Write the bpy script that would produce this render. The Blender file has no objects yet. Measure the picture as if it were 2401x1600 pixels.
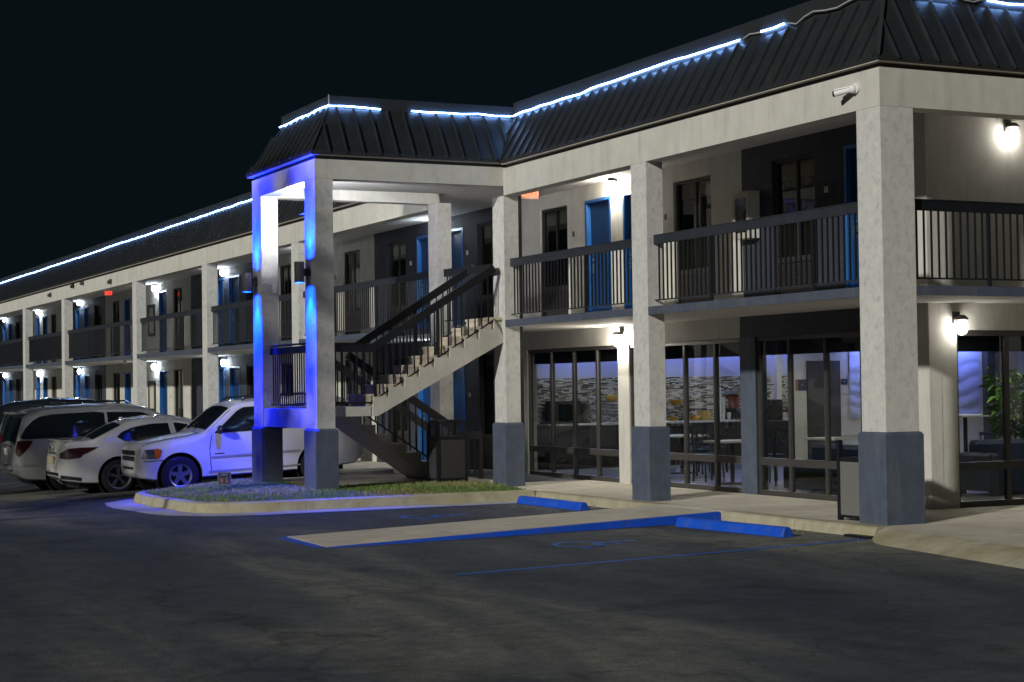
import bpy, bmesh, math, random
import numpy as np
from mathutils import Vector, Matrix
random.seed(7)
SC = bpy.context.scene
COL = SC.collection

# ---------------------------------------------------------------- camera
CAM = np.array([16.6852, -13.0848, 1.6898])
yaw, pitch, roll, FPX = 2.68594, 0.026477, -0.013893, 4111.17
def camera():
    cy, sy, cp, sp = math.cos(yaw), math.sin(yaw), math.cos(pitch), math.sin(pitch)
    F = Vector((cy*cp, sy*cp, sp)); R = Vector((sy, -cy, 0)); U = R.cross(F)
    cr, sr = math.cos(roll), math.sin(roll)
    R2 = R*cr + U*sr; U2 = U*cr - R*sr
    m = Matrix.Identity(4)
    for i in range(3):
        m[i][0] = R2[i]; m[i][1] = U2[i]; m[i][2] = -F[i]; m[i][3] = CAM[i]
    cam = bpy.data.cameras.new('camera'); o = bpy.data.objects.new('camera', cam); COL.objects.link(o)
    o.matrix_world = m
    cam.sensor_fit = 'HORIZONTAL'; cam.sensor_width = 36; cam.lens = FPX/2401*36
    cam.clip_start = 0.1; cam.clip_end = 1500
    SC.camera = o
camera()
# ---------------------------------------------------------------- night sky, key light, exposure
w = bpy.data.worlds.new('World'); SC.world = w; w.use_nodes = True
bg = w.node_tree.nodes['Background']
bg.inputs['Color'].default_value = (0.23, 0.53, 0.70, 1); bg.inputs['Strength'].default_value = 0.0098
SUN_DIR = Vector((-0.42, 0.80, -0.325)).normalized()
sl = bpy.data.lights.new('sun', 'SUN'); so = bpy.data.objects.new('sun', sl); COL.objects.link(so)
so.rotation_euler = SUN_DIR.to_track_quat('-Z', 'Y').to_euler(); so.location = (20, -30, 20)
sl.energy = 2.8; sl.angle = math.radians(2.0); sl.color = (1.0, 0.98, 0.91)
vs = SC.view_settings
vs.view_transform = 'Standard'; vs.look = 'None'; vs.exposure = 0; vs.gamma = 1; vs.use_curve_mapping = False
SC.render.engine = 'CYCLES'
SC.cycles.use_denoising = True
try: SC.cycles.denoiser = 'OPENIMAGEDENOISE'
except Exception: pass
SC.cycles.max_bounces = 8; SC.cycles.transparent_max_bounces = 12
SC.cycles.sample_clamp_indirect = 4.0
SC.cycles.caustics_reflective = False; SC.cycles.caustics_refractive = False

# ---------------------------------------------------------------- materials
M = {}
def mat(name, col, rough=0.8, metal=0.0, spec=0.5, noise=0.0, nscale=8.0, bump=0.0, bscale=60.0, col2=None, coat=0.0, emit=None, estr=0.0, detail=6):
    m = bpy.data.materials.new(name); m.use_nodes = True; nt = m.node_tree; b = nt.nodes['Principled BSDF']
    b.inputs['Base Color'].default_value = (*col, 1); b.inputs['Roughness'].default_value = rough
    b.inputs['Metallic'].default_value = metal; b.inputs['Specular IOR Level'].default_value = spec
    b.inputs['Coat Weight'].default_value = coat; b.inputs['Coat Roughness'].default_value = 0.06
    tc = nt.nodes.new('ShaderNodeTexCoord'); src = tc.outputs['Object']
    if noise > 0:
        n = nt.nodes.new('ShaderNodeTexNoise'); n.inputs['Scale'].default_value = nscale; n.inputs['Detail'].default_value = detail; n.inputs['Roughness'].default_value = 0.65
        nt.links.new(src, n.inputs['Vector'])
        r = nt.nodes.new('ShaderNodeValToRGB'); r.color_ramp.elements[0].position = 0.3; r.color_ramp.elements[1].position = 0.72
        c2 = col2 if col2 else tuple(c*(1-noise) for c in col)
        r.color_ramp.elements[0].color = (*c2, 1); r.color_ramp.elements[1].color = (*col, 1)
        nt.links.new(n.outputs['Fac'], r.inputs['Fac']); nt.links.new(r.outputs['Color'], b.inputs['Base Color'])
    if bump > 0:
        n2 = nt.nodes.new('ShaderNodeTexNoise'); n2.inputs['Scale'].default_value = bscale; n2.inputs['Detail'].default_value = 5
        nt.links.new(src, n2.inputs['Vector'])
        bp = nt.nodes.new('ShaderNodeBump'); bp.inputs['Strength'].default_value = bump; bp.inputs['Distance'].default_value = 0.02
        nt.links.new(n2.outputs['Fac'], bp.inputs['Height']); nt.links.new(bp.outputs['Normal'], b.inputs['Normal'])
    if emit:
        b.inputs['Emission Color'].default_value = (*emit, 1); b.inputs['Emission Strength'].default_value = estr
    M[name] = m
    return m
mat('stucco', (0.59, 0.58, 0.525), 0.92, spec=0.2, noise=0.14, nscale=3.2, bump=0.22, bscale=85, col2=(0.50, 0.485, 0.44), detail=9)
mat('stucco_col', (0.61, 0.60, 0.55), 0.92, spec=0.2, noise=0.2, nscale=6, bump=0.25, bscale=80, col2=(0.50, 0.495, 0.475), detail=9)
mat('base_paint', (0.085, 0.105, 0.15), 0.85, spec=0.3, noise=0.3, nscale=5, bump=0.2, bscale=80)
mat('accent_wall', (0.036, 0.042, 0.06), 0.85, spec=0.3, noise=0.3, nscale=5, bump=0.5, bscale=45)
mat('fascia_paint', (0.075, 0.09, 0.13), 0.7, spec=0.35, noise=0.3, nscale=4, bump=0.15, bscale=30)
mat('rail_paint', (0.008, 0.0095, 0.013), 0.5, spec=0.5, noise=0.3, nscale=8)
mat('cap_paint', (0.027, 0.032, 0.042), 0.6, spec=0.4, noise=0.35, nscale=5)
mat('roof_metal', (0.027, 0.032, 0.037), 0.48, metal=0.25, spec=0.5, noise=0.3, nscale=2.2, bump=0.05, bscale=6)
mat('roof_cap', (0.034, 0.037, 0.04), 0.5, metal=0.3, noise=0.25, nscale=3)
mat('trim', (0.50, 0.47, 0.40), 0.7, noise=0.2, nscale=8)
mat('soffit', (0.58, 0.56, 0.53), 0.85, spec=0.2, noise=0.15, nscale=3)
mat('door_blue', (0.006, 0.034, 0.11), 0.42, spec=0.5, noise=0.15, nscale=3)
mat('frame_blue', (0.018, 0.11, 0.34), 0.4, spec=0.5)
mat('bronze', (0.085, 0.080, 0.075), 0.42, metal=0.4, noise=0.2, nscale=6)
mat('wframe', (0.035, 0.034, 0.033), 0.5, metal=0.2)
mat('steel', (0.55, 0.55, 0.55), 0.3, metal=1.0)
mat('curtain', (0.055, 0.052, 0.030), 0.9, noise=0.4, nscale=20)
mat('blind', (0.018, 0.020, 0.022), 0.6)
mat('valance', (0.52, 0.46, 0.34), 0.85, noise=0.15, nscale=12)
mat('vent', (0.020, 0.017, 0.017), 0.6)
mat('concrete', (0.63, 0.58, 0.49), 0.9, spec=0.25, noise=0.3, nscale=1.1, bump=0.25, bscale=70, col2=(0.45, 0.41, 0.335), detail=10)
mat('kerb_con', (0.46, 0.435, 0.34), 0.9, spec=0.25, noise=0.35, nscale=1.6, bump=0.35, bscale=60, col2=(0.30, 0.265, 0.155), detail=10)
mat('gutter_con', (0.46, 0.45, 0.42), 0.9, spec=0.25, noise=0.3, nscale=2.5, bump=0.3, bscale=60, col2=(0.32, 0.31, 0.28))
mat('blue_paint', (0.004, 0.085, 0.62), 0.6, spec=0.35, noise=0.25, nscale=6, bump=0.2, bscale=40)
mat('blue_line', (0.02, 0.17, 0.70), 0.7, spec=0.3, noise=0.6, nscale=22)
mat('white_mark', (0.42, 0.42, 0.40), 0.8, noise=0.5, nscale=9)
mat('tread', (0.58, 0.51, 0.40), 0.85, spec=0.2, noise=0.3, nscale=9, bump=0.2)
mat('stair_con', (0.55, 0.53, 0.47), 0.9, spec=0.2, noise=0.18, nscale=4, bump=0.4, bscale=40)
mat('soil', (0.055, 0.05, 0.025), 0.95, noise=0.5, nscale=14)
mat('white_plastic', (0.75, 0.75, 0.72), 0.4)
mat('black_plastic', (0.012, 0.012, 0.013), 0.45)
mat('rubber', (0.012, 0.012, 0.013), 0.8, spec=0.3, bump=0.2, bscale=90)
mat('paint_white', (0.66, 0.67, 0.66), 0.28, spec=0.5, coat=0.8)
mat('paint_silver', (0.42, 0.415, 0.41), 0.32, metal=0.35, coat=0.8)
mat('paint_dark', (0.012, 0.016, 0.022), 0.25, coat=0.9)
mat('paint_pearl', (0.56, 0.56, 0.53), 0.27, spec=0.5, coat=0.9)
mat('car_glass', (0.010, 0.013, 0.015), 0.06, spec=0.6)
mat('chrome', (0.75, 0.75, 0.75), 0.12, metal=1.0)
mat('alloy', (0.42, 0.43, 0.44), 0.3, metal=0.9)
mat('alloy_dark', (0.035, 0.036, 0.04), 0.3, metal=0.6)
mat('lens_red', (0.05, 0.005, 0.007), 0.12, spec=0.6, coat=0.8)
mat('lens_dark', (0.040, 0.008, 0.010), 0.12, spec=0.6, coat=0.8)
mat('lens_clear', (0.20, 0.21, 0.22), 0.08, metal=0.7, spec=0.8, coat=1.0)
mat('lens_amber', (0.55, 0.10, 0.01), 0.15, coat=0.8)
mat('plate_white', (0.62, 0.64, 0.60), 0.5)
mat('plate_tan', (0.40, 0.36, 0.22), 0.5)
mat('mesh_panel', (0.20, 0.20, 0.19), 0.6, metal=0.2)
mat('sign_dark', (0.012, 0.022, 0.018), 0.5)
mat('sign_edge', (0.16, 0.19, 0.15), 0.5)
mat('sign_orange', (0.38, 0.13, 0.05), 0.5)
mat('navy_plate', (0.01, 0.018, 0.06), 0.45)
mat('lobby_wall', (0.66, 0.62, 0.54), 0.85)
mat('lobby_bluewall', (0.50, 0.52, 0.72), 0.8)
mat('lobby_floor', (0.06, 0.055, 0.05), 0.45, noise=0.3, nscale=3)
mat('lobby_ceiling', (0.60, 0.58, 0.54), 0.9)
mat('counter_top', (0.55, 0.53, 0.49), 0.35)
mat('cabinet_dark', (0.022, 0.020, 0.020), 0.4)
mat('wood_dark', (0.04, 0.028, 0.02), 0.45)
mat('door_grey', (0.075, 0.062, 0.052), 0.6, noise=0.2, nscale=5)
mat('yellow', (0.62, 0.36, 0.03), 0.4)
mat('orange_juice', (0.16, 0.045, 0.02), 0.3)
mat('box_tan', (0.42, 0.28, 0.06), 0.6)
mat('paper_white', (0.75, 0.74, 0.70), 0.7)
mat('sofa_blue', (0.012, 0.022, 0.055), 0.75, noise=0.2, nscale=10)
mat('leaf', (0.13, 0.27, 0.035), 0.5, spec=0.4, noise=0.4, nscale=4)
mat('pot', (0.05, 0.045, 0.04), 0.6)
mat('table_top', (0.52, 0.48, 0.41), 0.4)
mat('lamp_cool', (0.8, 0.8, 0.8), 0.5, emit=(0.78, 0.89, 1.0), estr=180)
mat('lamp_warm', (0.8, 0.8, 0.8), 0.5, emit=(1.0, 0.93, 0.80), estr=380)
mat('lamp_end', (0.8, 0.8, 0.8), 0.5, emit=(1.0, 0.95, 0.88), estr=34)
mat('flood_white', (0.8, 0.8, 0.8), 0.5, emit=(0.96, 0.98, 1.0), estr=3800)
mat('led_blue', (0.3, 0.4, 0.8), 0.5, emit=(0.001, 0.025, 1.0), estr=1300)
mat('rope_led', (0.8, 0.9, 1.0), 0.5, emit=(0.22, 0.44, 1.0), estr=40)
mat('rope_off', (0.35, 0.36, 0.36), 0.5)
mat('downlight', (0.9, 0.9, 0.9), 0.5, emit=(1.0, 0.94, 0.84), estr=330)
mat('cove_blue', (0.5, 0.5, 0.9), 0.5, emit=(0.27, 0.33, 1.0), estr=50)
mat('exit_body', (0.35, 0.16, 0.10), 0.5, emit=(1.0, 0.45, 0.3), estr=0.35)
mat('exit_letters', (0.8, 0.2, 0.05), 0.5, emit=(1.0, 0.12, 0.01), estr=2.6)
mat('exit_red', (0.8, 0.05, 0.03), 0.5, emit=(1.0, 0.04, 0.03), estr=0.9)

def weather(name, tint, amount, streak=True, scale=2.6):
    m = M[name]; nt = m.node_tree; b = nt.nodes['Principled BSDF']; L = nt.links.new; N = nt.nodes.new
    src = b.inputs['Base Color'].links[0].from_socket
    tc = N('ShaderNodeTexCoord'); mp = N('ShaderNodeMapping'); mp.inputs['Scale'].default_value = (scale*2.2, scale*2.2, scale*(.28 if streak else 1.6))
    L(tc.outputs['Object'], mp.inputs['Vector'])
    n = N('ShaderNodeTexNoise'); n.inputs['Scale'].default_value = 1.0; n.inputs['Detail'].default_value = 8; n.inputs['Roughness'].default_value = 0.72
    L(mp.outputs['Vector'], n.inputs['Vector'])
    r = N('ShaderNodeValToRGB'); r.color_ramp.elements[0].position = 0.50; r.color_ramp.elements[0].color = (0, 0, 0, 1); r.color_ramp.elements[1].position = 0.70; r.color_ramp.elements[1].color = (amount, amount, amount, 1)
    L(n.outputs['Fac'], r.inputs['Fac'])
    mx = N('ShaderNodeMix'); mx.data_type = 'RGBA'; mx.blend_type = 'MIX'
    L(r.outputs['Color'], mx.inputs[0]); L(src, mx.inputs[6]); mx.inputs[7].default_value = (*tint, 1)
    L(mx.outputs[2], b.inputs['Base Color'])
weather('stucco', (0.34, 0.33, 0.31), 0.5); weather('stucco_col', (0.33, 0.345, 0.375), 0.85, False, 5.5)
weather('base_paint', (0.15, 0.15, 0.14), 0.4); weather('accent_wall', (0.06, 0.06, 0.065), 0.6); weather('fascia_paint', (0.13, 0.13, 0.13), 0.5)
weather('concrete', (0.27, 0.24, 0.19), 0.5, False, .9); weather('kerb_con', (0.17, 0.15, 0.10), 0.6, False, 1.6); weather('blue_paint', (0.10, 0.12, 0.18), 0.55, False, 5)
weather('roof_metal', (0.05, 0.052, 0.05), 0.5); weather('stair_con', (0.36, 0.34, 0.30), 0.5)

def asphalt():
    m = bpy.data.materials.new('asphalt'); m.use_nodes = True; nt = m.node_tree; b = nt.nodes['Principled BSDF']
    L = nt.links.new; N = nt.nodes.new
    tc = N('ShaderNodeTexCoord')
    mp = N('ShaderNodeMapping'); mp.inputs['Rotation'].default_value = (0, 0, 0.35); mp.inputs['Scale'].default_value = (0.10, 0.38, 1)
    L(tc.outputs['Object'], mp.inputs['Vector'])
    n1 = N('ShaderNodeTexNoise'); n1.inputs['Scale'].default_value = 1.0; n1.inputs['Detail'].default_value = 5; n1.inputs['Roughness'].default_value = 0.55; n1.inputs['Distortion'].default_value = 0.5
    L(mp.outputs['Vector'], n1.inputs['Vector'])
    r1 = N('ShaderNodeValToRGB')  # broad pools of light and gaps of shade, painted into the colour
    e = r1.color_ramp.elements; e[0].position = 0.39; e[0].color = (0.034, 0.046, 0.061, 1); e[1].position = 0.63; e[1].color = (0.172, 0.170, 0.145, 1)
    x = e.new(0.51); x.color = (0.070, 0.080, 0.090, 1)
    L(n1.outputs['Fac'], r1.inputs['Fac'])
    n2 = N('ShaderNodeTexNoise'); n2.inputs['Scale'].default_value = 38; n2.inputs['Detail'].default_value = 4; n2.inputs['Roughness'].default_value = 0.8
    L(tc.outputs['Object'], n2.inputs['Vector'])
    r2 = N('ShaderNodeValToRGB'); r2.color_ramp.elements[0].position = 0.3; r2.color_ramp.elements[0].color = (0.45, 0.45, 0.45, 1); r2.color_ramp.elements[1].position = 0.75; r2.color_ramp.elements[1].color = (1.5, 1.5, 1.5, 1)
    L(n2.outputs['Fac'], r2.inputs['Fac'])
    mx = N('ShaderNodeMix'); mx.data_type = 'RGBA'; mx.blend_type = 'MULTIPLY'; mx.inputs[0].default_value = 1.0
    L(r1.outputs['Color'], mx.inputs[6]); L(r2.outputs['Color'], mx.inputs[7])
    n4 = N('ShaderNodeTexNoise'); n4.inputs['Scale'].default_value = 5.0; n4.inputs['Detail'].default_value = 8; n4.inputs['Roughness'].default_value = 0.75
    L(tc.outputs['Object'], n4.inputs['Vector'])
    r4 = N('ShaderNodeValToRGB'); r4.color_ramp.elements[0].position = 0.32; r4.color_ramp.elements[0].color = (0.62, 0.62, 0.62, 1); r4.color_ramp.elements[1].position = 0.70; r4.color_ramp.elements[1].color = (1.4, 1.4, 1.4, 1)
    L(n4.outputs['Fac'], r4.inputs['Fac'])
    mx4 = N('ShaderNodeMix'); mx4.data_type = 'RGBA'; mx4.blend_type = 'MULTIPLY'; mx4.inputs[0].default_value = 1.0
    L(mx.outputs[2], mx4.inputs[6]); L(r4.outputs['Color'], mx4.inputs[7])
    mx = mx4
    # oil drips, patched cracks
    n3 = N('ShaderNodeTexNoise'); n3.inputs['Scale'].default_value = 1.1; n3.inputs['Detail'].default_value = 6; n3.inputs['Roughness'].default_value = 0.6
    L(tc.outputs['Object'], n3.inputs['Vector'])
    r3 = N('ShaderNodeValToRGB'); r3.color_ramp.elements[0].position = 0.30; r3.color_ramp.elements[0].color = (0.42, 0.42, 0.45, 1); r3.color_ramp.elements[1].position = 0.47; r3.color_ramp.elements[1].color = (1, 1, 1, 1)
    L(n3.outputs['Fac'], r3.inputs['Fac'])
    vo = N('ShaderNodeTexVoronoi'); vo.feature = 'DISTANCE_TO_EDGE'; vo.inputs['Scale'].default_value = 0.32
    nd = N('ShaderNodeTexNoise'); nd.inputs['Scale'].default_value = 1.6; nd.inputs['Detail'].default_value = 6
    L(tc.outputs['Object'], nd.inputs['Vector'])
    va = N('ShaderNodeVectorMath'); va.operation = 'MULTIPLY_ADD'; va.inputs[1].default_value = (1.1, 1.1, 0)
    L(nd.outputs['Color'], va.inputs[0]); L(tc.outputs['Object'], va.inputs[2]); L(va.outputs[0], vo.inputs['Vector'])
    rc = N('ShaderNodeValToRGB'); rc.color_ramp.elements[0].position = 0.003; rc.color_ramp.elements[0].color = (0.45, 0.45, 0.45, 1); rc.color_ramp.elements[1].position = 0.010; rc.color_ramp.elements[1].color = (1, 1, 1, 1)
    L(vo.outputs['Distance'], rc.inputs['Fac'])
    mx1 = N('ShaderNodeMix'); mx1.data_type = 'RGBA'; mx1.blend_type = 'MULTIPLY'; mx1.inputs[0].default_value = 0.7
    L(mx.outputs[2], mx1.inputs[6]); L(rc.outputs['Color'], mx1.inputs[7])
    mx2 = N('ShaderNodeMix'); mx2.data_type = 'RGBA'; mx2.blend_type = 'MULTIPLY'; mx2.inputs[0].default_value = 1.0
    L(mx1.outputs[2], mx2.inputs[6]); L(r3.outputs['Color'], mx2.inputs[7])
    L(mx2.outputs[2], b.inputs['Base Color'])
    b.inputs['Roughness'].default_value = 0.82; b.inputs['Specular IOR Level'].default_value = 0.35
    bp = N('ShaderNodeBump'); bp.inputs['Strength'].default_value = 0.7; bp.inputs['Distance'].default_value = 0.012
    L(n2.outputs['Fac'], bp.inputs['Height']); L(bp.outputs['Normal'], b.inputs['Normal'])
    M['asphalt'] = m
asphalt()
def glass(name, tint, refl=1.0):
    m = bpy.data.materials.new(name); m.use_nodes = True; nt = m.node_tree; L = nt.links.new; N = nt.nodes.new
    nt.nodes.remove(nt.nodes['Principled BSDF'])
    t = N('ShaderNodeBsdfTransparent'); t.inputs['Color'].default_value = (*tint, 1)
    gl = N('ShaderNodeBsdfGlossy'); gl.inputs['Roughness'].default_value = 0.02
    lw = N('ShaderNodeLayerWeight'); lw.inputs['Blend'].default_value = 0.5
    pw = N('ShaderNodeMath'); pw.operation = 'POWER'; pw.inputs[1].default_value = 4.0; L(lw.outputs['Facing'], pw.inputs[0])
    ml = N('ShaderNodeMath'); ml.operation = 'MULTIPLY_ADD'; ml.inputs[1].default_value = 0.8; ml.inputs[2].default_value = 0.035; L(pw.outputs[0], ml.inputs[0])
    mx = N('ShaderNodeMixShader')
    L(ml.outputs[0], mx.inputs['Fac']); L(t.outputs['BSDF'], mx.inputs[1]); L(gl.outputs['BSDF'], mx.inputs[2])
    L(mx.outputs['Shader'], nt.nodes['Material Output'].inputs['Surface'])
    M[name] = m
glass('glass', (0.64, 0.68, 0.68)); glass('glass_dark', (0.62, 0.64, 0.60))
def vcol_mat(name, rough=0.3):
    m = bpy.data.materials.new(name); m.use_nodes = True; nt = m.node_tree; b = nt.nodes['Principled BSDF']
    a = nt.nodes.new('ShaderNodeVertexColor'); a.layer_name = 'Col'
    nt.links.new(a.outputs['Color'], b.inputs['Base Color']); b.inputs['Roughness'].default_value = rough
    M[name] = m
vcol_mat('tile_glass', 0.22); vcol_mat('grass_blade', 0.8)

# ---------------------------------------------------------------- mesh builder
ORG = {}
class MB:
    def __init__(s): s.v = []; s.f = []; s.c = None
    def add(s, vs, fs):
        n = len(s.v); s.v += [tuple(float(q) for q in p) for p in vs]; s.f += [tuple(i+n for i in f) for f in fs]; return s
    def box(s, x0, x1, y0, y1, z0, z1):
        vs = [(x0,y0,z0),(x1,y0,z0),(x1,y1,z0),(x0,y1,z0),(x0,y0,z1),(x1,y0,z1),(x1,y1,z1),(x0,y1,z1)]
        return s.add(vs, [(0,3,2,1),(4,5,6,7),(0,1,5,4),(1,2,6,5),(2,3,7,6),(3,0,4,7)])
    def bbox(s, x0, x1, y0, y1, z0, z1, b=0.01):
        # box with chamfered vertical and top edges
        ring = lambda i, z: [(x0+i,y0,z),(x1-i,y0,z),(x1,y0+i,z),(x1,y1-i,z),(x1-i,y1,z),(x0+i,y1,z),(x0,y1-i,z),(x0,y0+i,z)]
        def ring2(d, z):
            return [(x0+b+d*0,y0+d,z),(x1-b,y0+d,z),(x1-d,y0+b,z),(x1-d,y1-b,z),(x1-b,y1-d,z),(x0+b,y1-d,z),(x0+d,y1-b,z),(x0+d,y0+b,z)]
        r0 = ring(b, z0); r1 = ring(b, z1-b); r2 = ring2(b*0.9, z1)
        fs = [tuple(range(7,-1,-1)), tuple(range(16,24))]
        for k in range(2):
            for i in range(8):
                j = (i+1) % 8; fs.append((k*8+i, k*8+j, (k+1)*8+j, (k+1)*8+i))
        return s.add(r0+r1+r2, fs)
    def obox(s, c, u, v, w, hu, hv, hw):
        c, u, v, w = (Vector(q) for q in (c, u, v, w)); vs = []
        for a, b, d in ((-1,-1,-1),(1,-1,-1),(1,1,-1),(-1,1,-1),(-1,-1,1),(1,-1,1),(1,1,1),(-1,1,1)):
            vs.append(c + u*(a*hu) + v*(b*hv) + w*(d*hw))
        return s.add(vs, [(0,3,2,1),(4,5,6,7),(0,1,5,4),(1,2,6,5),(2,3,7,6),(3,0,4,7)])
    def bar(s, p, q, wd, ht, up=(0,0,1)):
        p, q = Vector(p), Vector(q); d = q-p; L = d.length; d.normalize(); up = Vector(up)
        sd = d.cross(up)
        if sd.length < 1e-5: sd = d.cross(Vector((1,0,0)))
        sd.normalize(); u2 = sd.cross(d).normalized()
        return s.obox((p+q)/2, d, sd, u2, L/2, wd/2, ht/2)
    def prism(s, poly, ax, a0, a1):
        # poly in the two other axes (in xyz order), extruded on axis ax
        def P(t, a):
            l = list(t); l.insert(ax, a); return tuple(l)
        n = len(poly); vs = [P(t, a0) for t in poly] + [P(t, a1) for t in poly]
        fs = [tuple(range(n))[::-1], tuple(range(n, 2*n))]
        for i in range(n):
            j = (i+1) % n; fs.append((i, j, n+j, n+i))
        return s.add(vs, fs)
    def cyl(s, p, q, r0, r1=None, n=16, cap=True):
        r1 = r0 if r1 is None else r1
        p, q = Vector(p), Vector(q); d = (q-p).normalized()
        a = d.cross(Vector((0,0,1)))
        if a.length < 1e-4: a = Vector((1,0,0))
        a.normalize(); b = d.cross(a).normalized(); vs = []
        for c, r in ((p, r0), (q, r1)):
            for i in range(n):
                t = 2*math.pi*i/n; vs.append(c + a*(r*math.cos(t)) + b*(r*math.sin(t)))
        fs = [(i, (i+1) % n, n+(i+1) % n, n+i) for i in range(n)]
        if cap: fs += [tuple(range(n))[::-1], tuple(range(n, 2*n))]
        return s.add(vs, fs)
    def tube(s, path, r, n=6):
        path = [Vector(p) for p in path]; vs = []; m = len(path)
        for i, p in enumerate(path):
            d = (path[min(i+1, m-1)] - path[max(i-1, 0)]).normalized()
            a = d.cross(Vector((0,0,1)))
            if a.length < 1e-3: a = d.cross(Vector((1,0,0)))
            a.normalize(); b = d.cross(a).normalized()
            for k in range(n):
                t = 2*math.pi*k/n; vs.append(p + a*(r*math.cos(t)) + b*(r*math.sin(t)))
        fs = []
        for i in range(m-1):
            for k in range(n):
                fs.append((i*n+k, i*n+(k+1) % n, (i+1)*n+(k+1) % n, (i+1)*n+k))
        fs += [tuple(range(n))[::-1], tuple(range((m-1)*n, m*n))]
        return s.add(vs, fs)
    def lathe(s, prof, c=(0,0,0), n=20, ax=2):
        loop = tuple(prof[0]) == tuple(prof[-1])
        vs = []; c = Vector(c); m = len(prof)
        for r, h in prof:
            for k in range(n):
                t = 2*math.pi*k/n; p = [r*math.cos(t), r*math.sin(t)]; p.insert(ax, h); vs.append(c+Vector(p))
        fs = []
        for i in range(m-1):
            for k in range(n):
                fs.append((i*n+k, i*n+(k+1) % n, (i+1)*n+(k+1) % n, (i+1)*n+k))
        if prof[0][0] > 1e-6 and not loop: fs.append(tuple(range(n))[::-1])
        if prof[-1][0] > 1e-6 and not loop: fs.append(tuple(range((m-1)*n, m*n)))
        return s.add(vs, fs)
    def ball(s, c, rx, ry=None, rz=None, n=12, m=8):
        ry = rx if ry is None else ry; rz = rx if rz is None else rz
        vs = [(c[0],c[1],c[2]-rz)]
        for i in range(1, m):
            a = -math.pi/2 + math.pi*i/m
            for k in range(n):
                t = 2*math.pi*k/n
                vs.append((c[0]+rx*math.cos(a)*math.cos(t), c[1]+ry*math.cos(a)*math.sin(t), c[2]+rz*math.sin(a)))
        vs.append((c[0],c[1],c[2]+rz)); fs = []
        for k in range(n):
            fs.append((0, 1+(k+1) % n, 1+k)); fs.append((len(vs)-1, 1+(m-2)*n+k, 1+(m-2)*n+(k+1) % n))
        for i in range(m-2):
            for k in range(n):
                fs.append((1+i*n+k, 1+i*n+(k+1) % n, 1+(i+1)*n+(k+1) % n, 1+(i+1)*n+k))
        return s.add(vs, fs)
    def quad(s, a, b, c, d): return s.add([a,b,c,d], [(0,1,2,3)])
    def mesh(s, name, m, smooth=False, off=(0,0,0), fixn=True):
        me = bpy.data.meshes.new(name)
        me.from_pydata([(p[0]-off[0], p[1]-off[1], p[2]-off[2]) for p in s.v], [], s.f)
        if fixn:
            bm = bmesh.new(); bm.from_mesh(me); bmesh.ops.recalc_face_normals(bm, faces=bm.faces); bm.to_mesh(me); bm.free()
        if isinstance(m, str): m = M[m]
        me.materials.append(m)
        if smooth:
            me.shade_smooth()
            if smooth is not True:
                try: me.set_sharp_from_angle(angle=math.radians(smooth))
                except Exception: pass
        me.update(); return me
    def build(s, name, m, parent=None, smooth=False, base=None, fixn=True):
        if parent is not None: off = ORG[parent.name]
        elif base is not None: off = base
        else:
            a = np.array(s.v); off = ((a[:,0].min()+a[:,0].max())/2, (a[:,1].min()+a[:,1].max())/2, a[:,2].min())
        me = s.mesh(name, m, smooth, off, fixn)
        o = bpy.data.objects.new(name, me); COL.objects.link(o)
        if parent is not None: o.parent = parent
        else: o.location = off
        ORG[o.name] = tuple(off)
        return o
def empty(name, loc, rot=(0,0,0)):
    o = bpy.data.objects.new(name, None); COL.objects.link(o); o.location = loc; o.rotation_euler = rot
    o.empty_display_size = 0.2; ORG[o.name] = tuple(loc); return o
def inst(me, name, loc, parent=None, rot=None):
    o = bpy.data.objects.new(name, me); COL.objects.link(o)
    if parent is not None:
        p = ORG[parent.name]; o.parent = parent; o.location = (loc[0]-p[0], loc[1]-p[1], loc[2]-p[2])
    else: o.location = loc
    if rot: o.rotation_euler = rot
    ORG[o.name] = tuple(loc); return o
def tag(o, label, cat, group=None):
    o['label'] = label; o['category'] = cat
    if group: o['group'] = group
    return o
def struct(o): o['kind'] = 'structure'; return o
def stuff(o): o['kind'] = 'stuff'; return o
def text_mesh(s, size, depth, m):
    cu = bpy.data.curves.new('txt', 'FONT'); cu.body = s; cu.size = size; cu.extrude = depth; cu.align_x = 'CENTER'; cu.align_y = 'CENTER'
    o = bpy.data.objects.new('txt', cu); COL.objects.link(o); bpy.context.view_layer.update()
    me = bpy.data.meshes.new_from_object(o.evaluated_get(bpy.context.evaluated_depsgraph_get()))
    bpy.data.objects.remove(o); me.materials.clear(); me.materials.append(M[m]); return me
# ================================================================ ground
def sstep(a, b, x):
    t = np.clip((x-a)/(b-a), 0, 1); return t*t*(3-2*t)
def gz(x, y):
    s = sstep(9, 14, -x)
    return -.13*(1-s) + s*(-.05+.047*(np.clip(y, -8, 0)+1.5)-.02*np.clip(-x-15, 0, 9))
def make_ground():
    xs = np.unique(np.concatenate([np.linspace(-320, -80, 9), np.linspace(-80, -30, 26), np.linspace(-30, -6, 61), np.linspace(-6, 25, 16), np.linspace(25, 300, 9)]))
    ys = np.unique(np.concatenate([np.linspace(-300, -30, 9), np.linspace(-30, -9, 12), np.linspace(-9, 0.6, 33), np.linspace(0.6, 300, 9)]))
    m = MB(); nx, ny = len(xs), len(ys)
    for y in ys:
        for x in xs: m.v.append((x, y, float(gz(x, y))))
    for j in range(ny-1):
        for i in range(nx-1):
            a = j*nx+i; m.f.append((a, a+1, a+nx+1, a+nx))
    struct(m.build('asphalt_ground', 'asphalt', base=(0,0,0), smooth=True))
make_ground()
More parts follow.
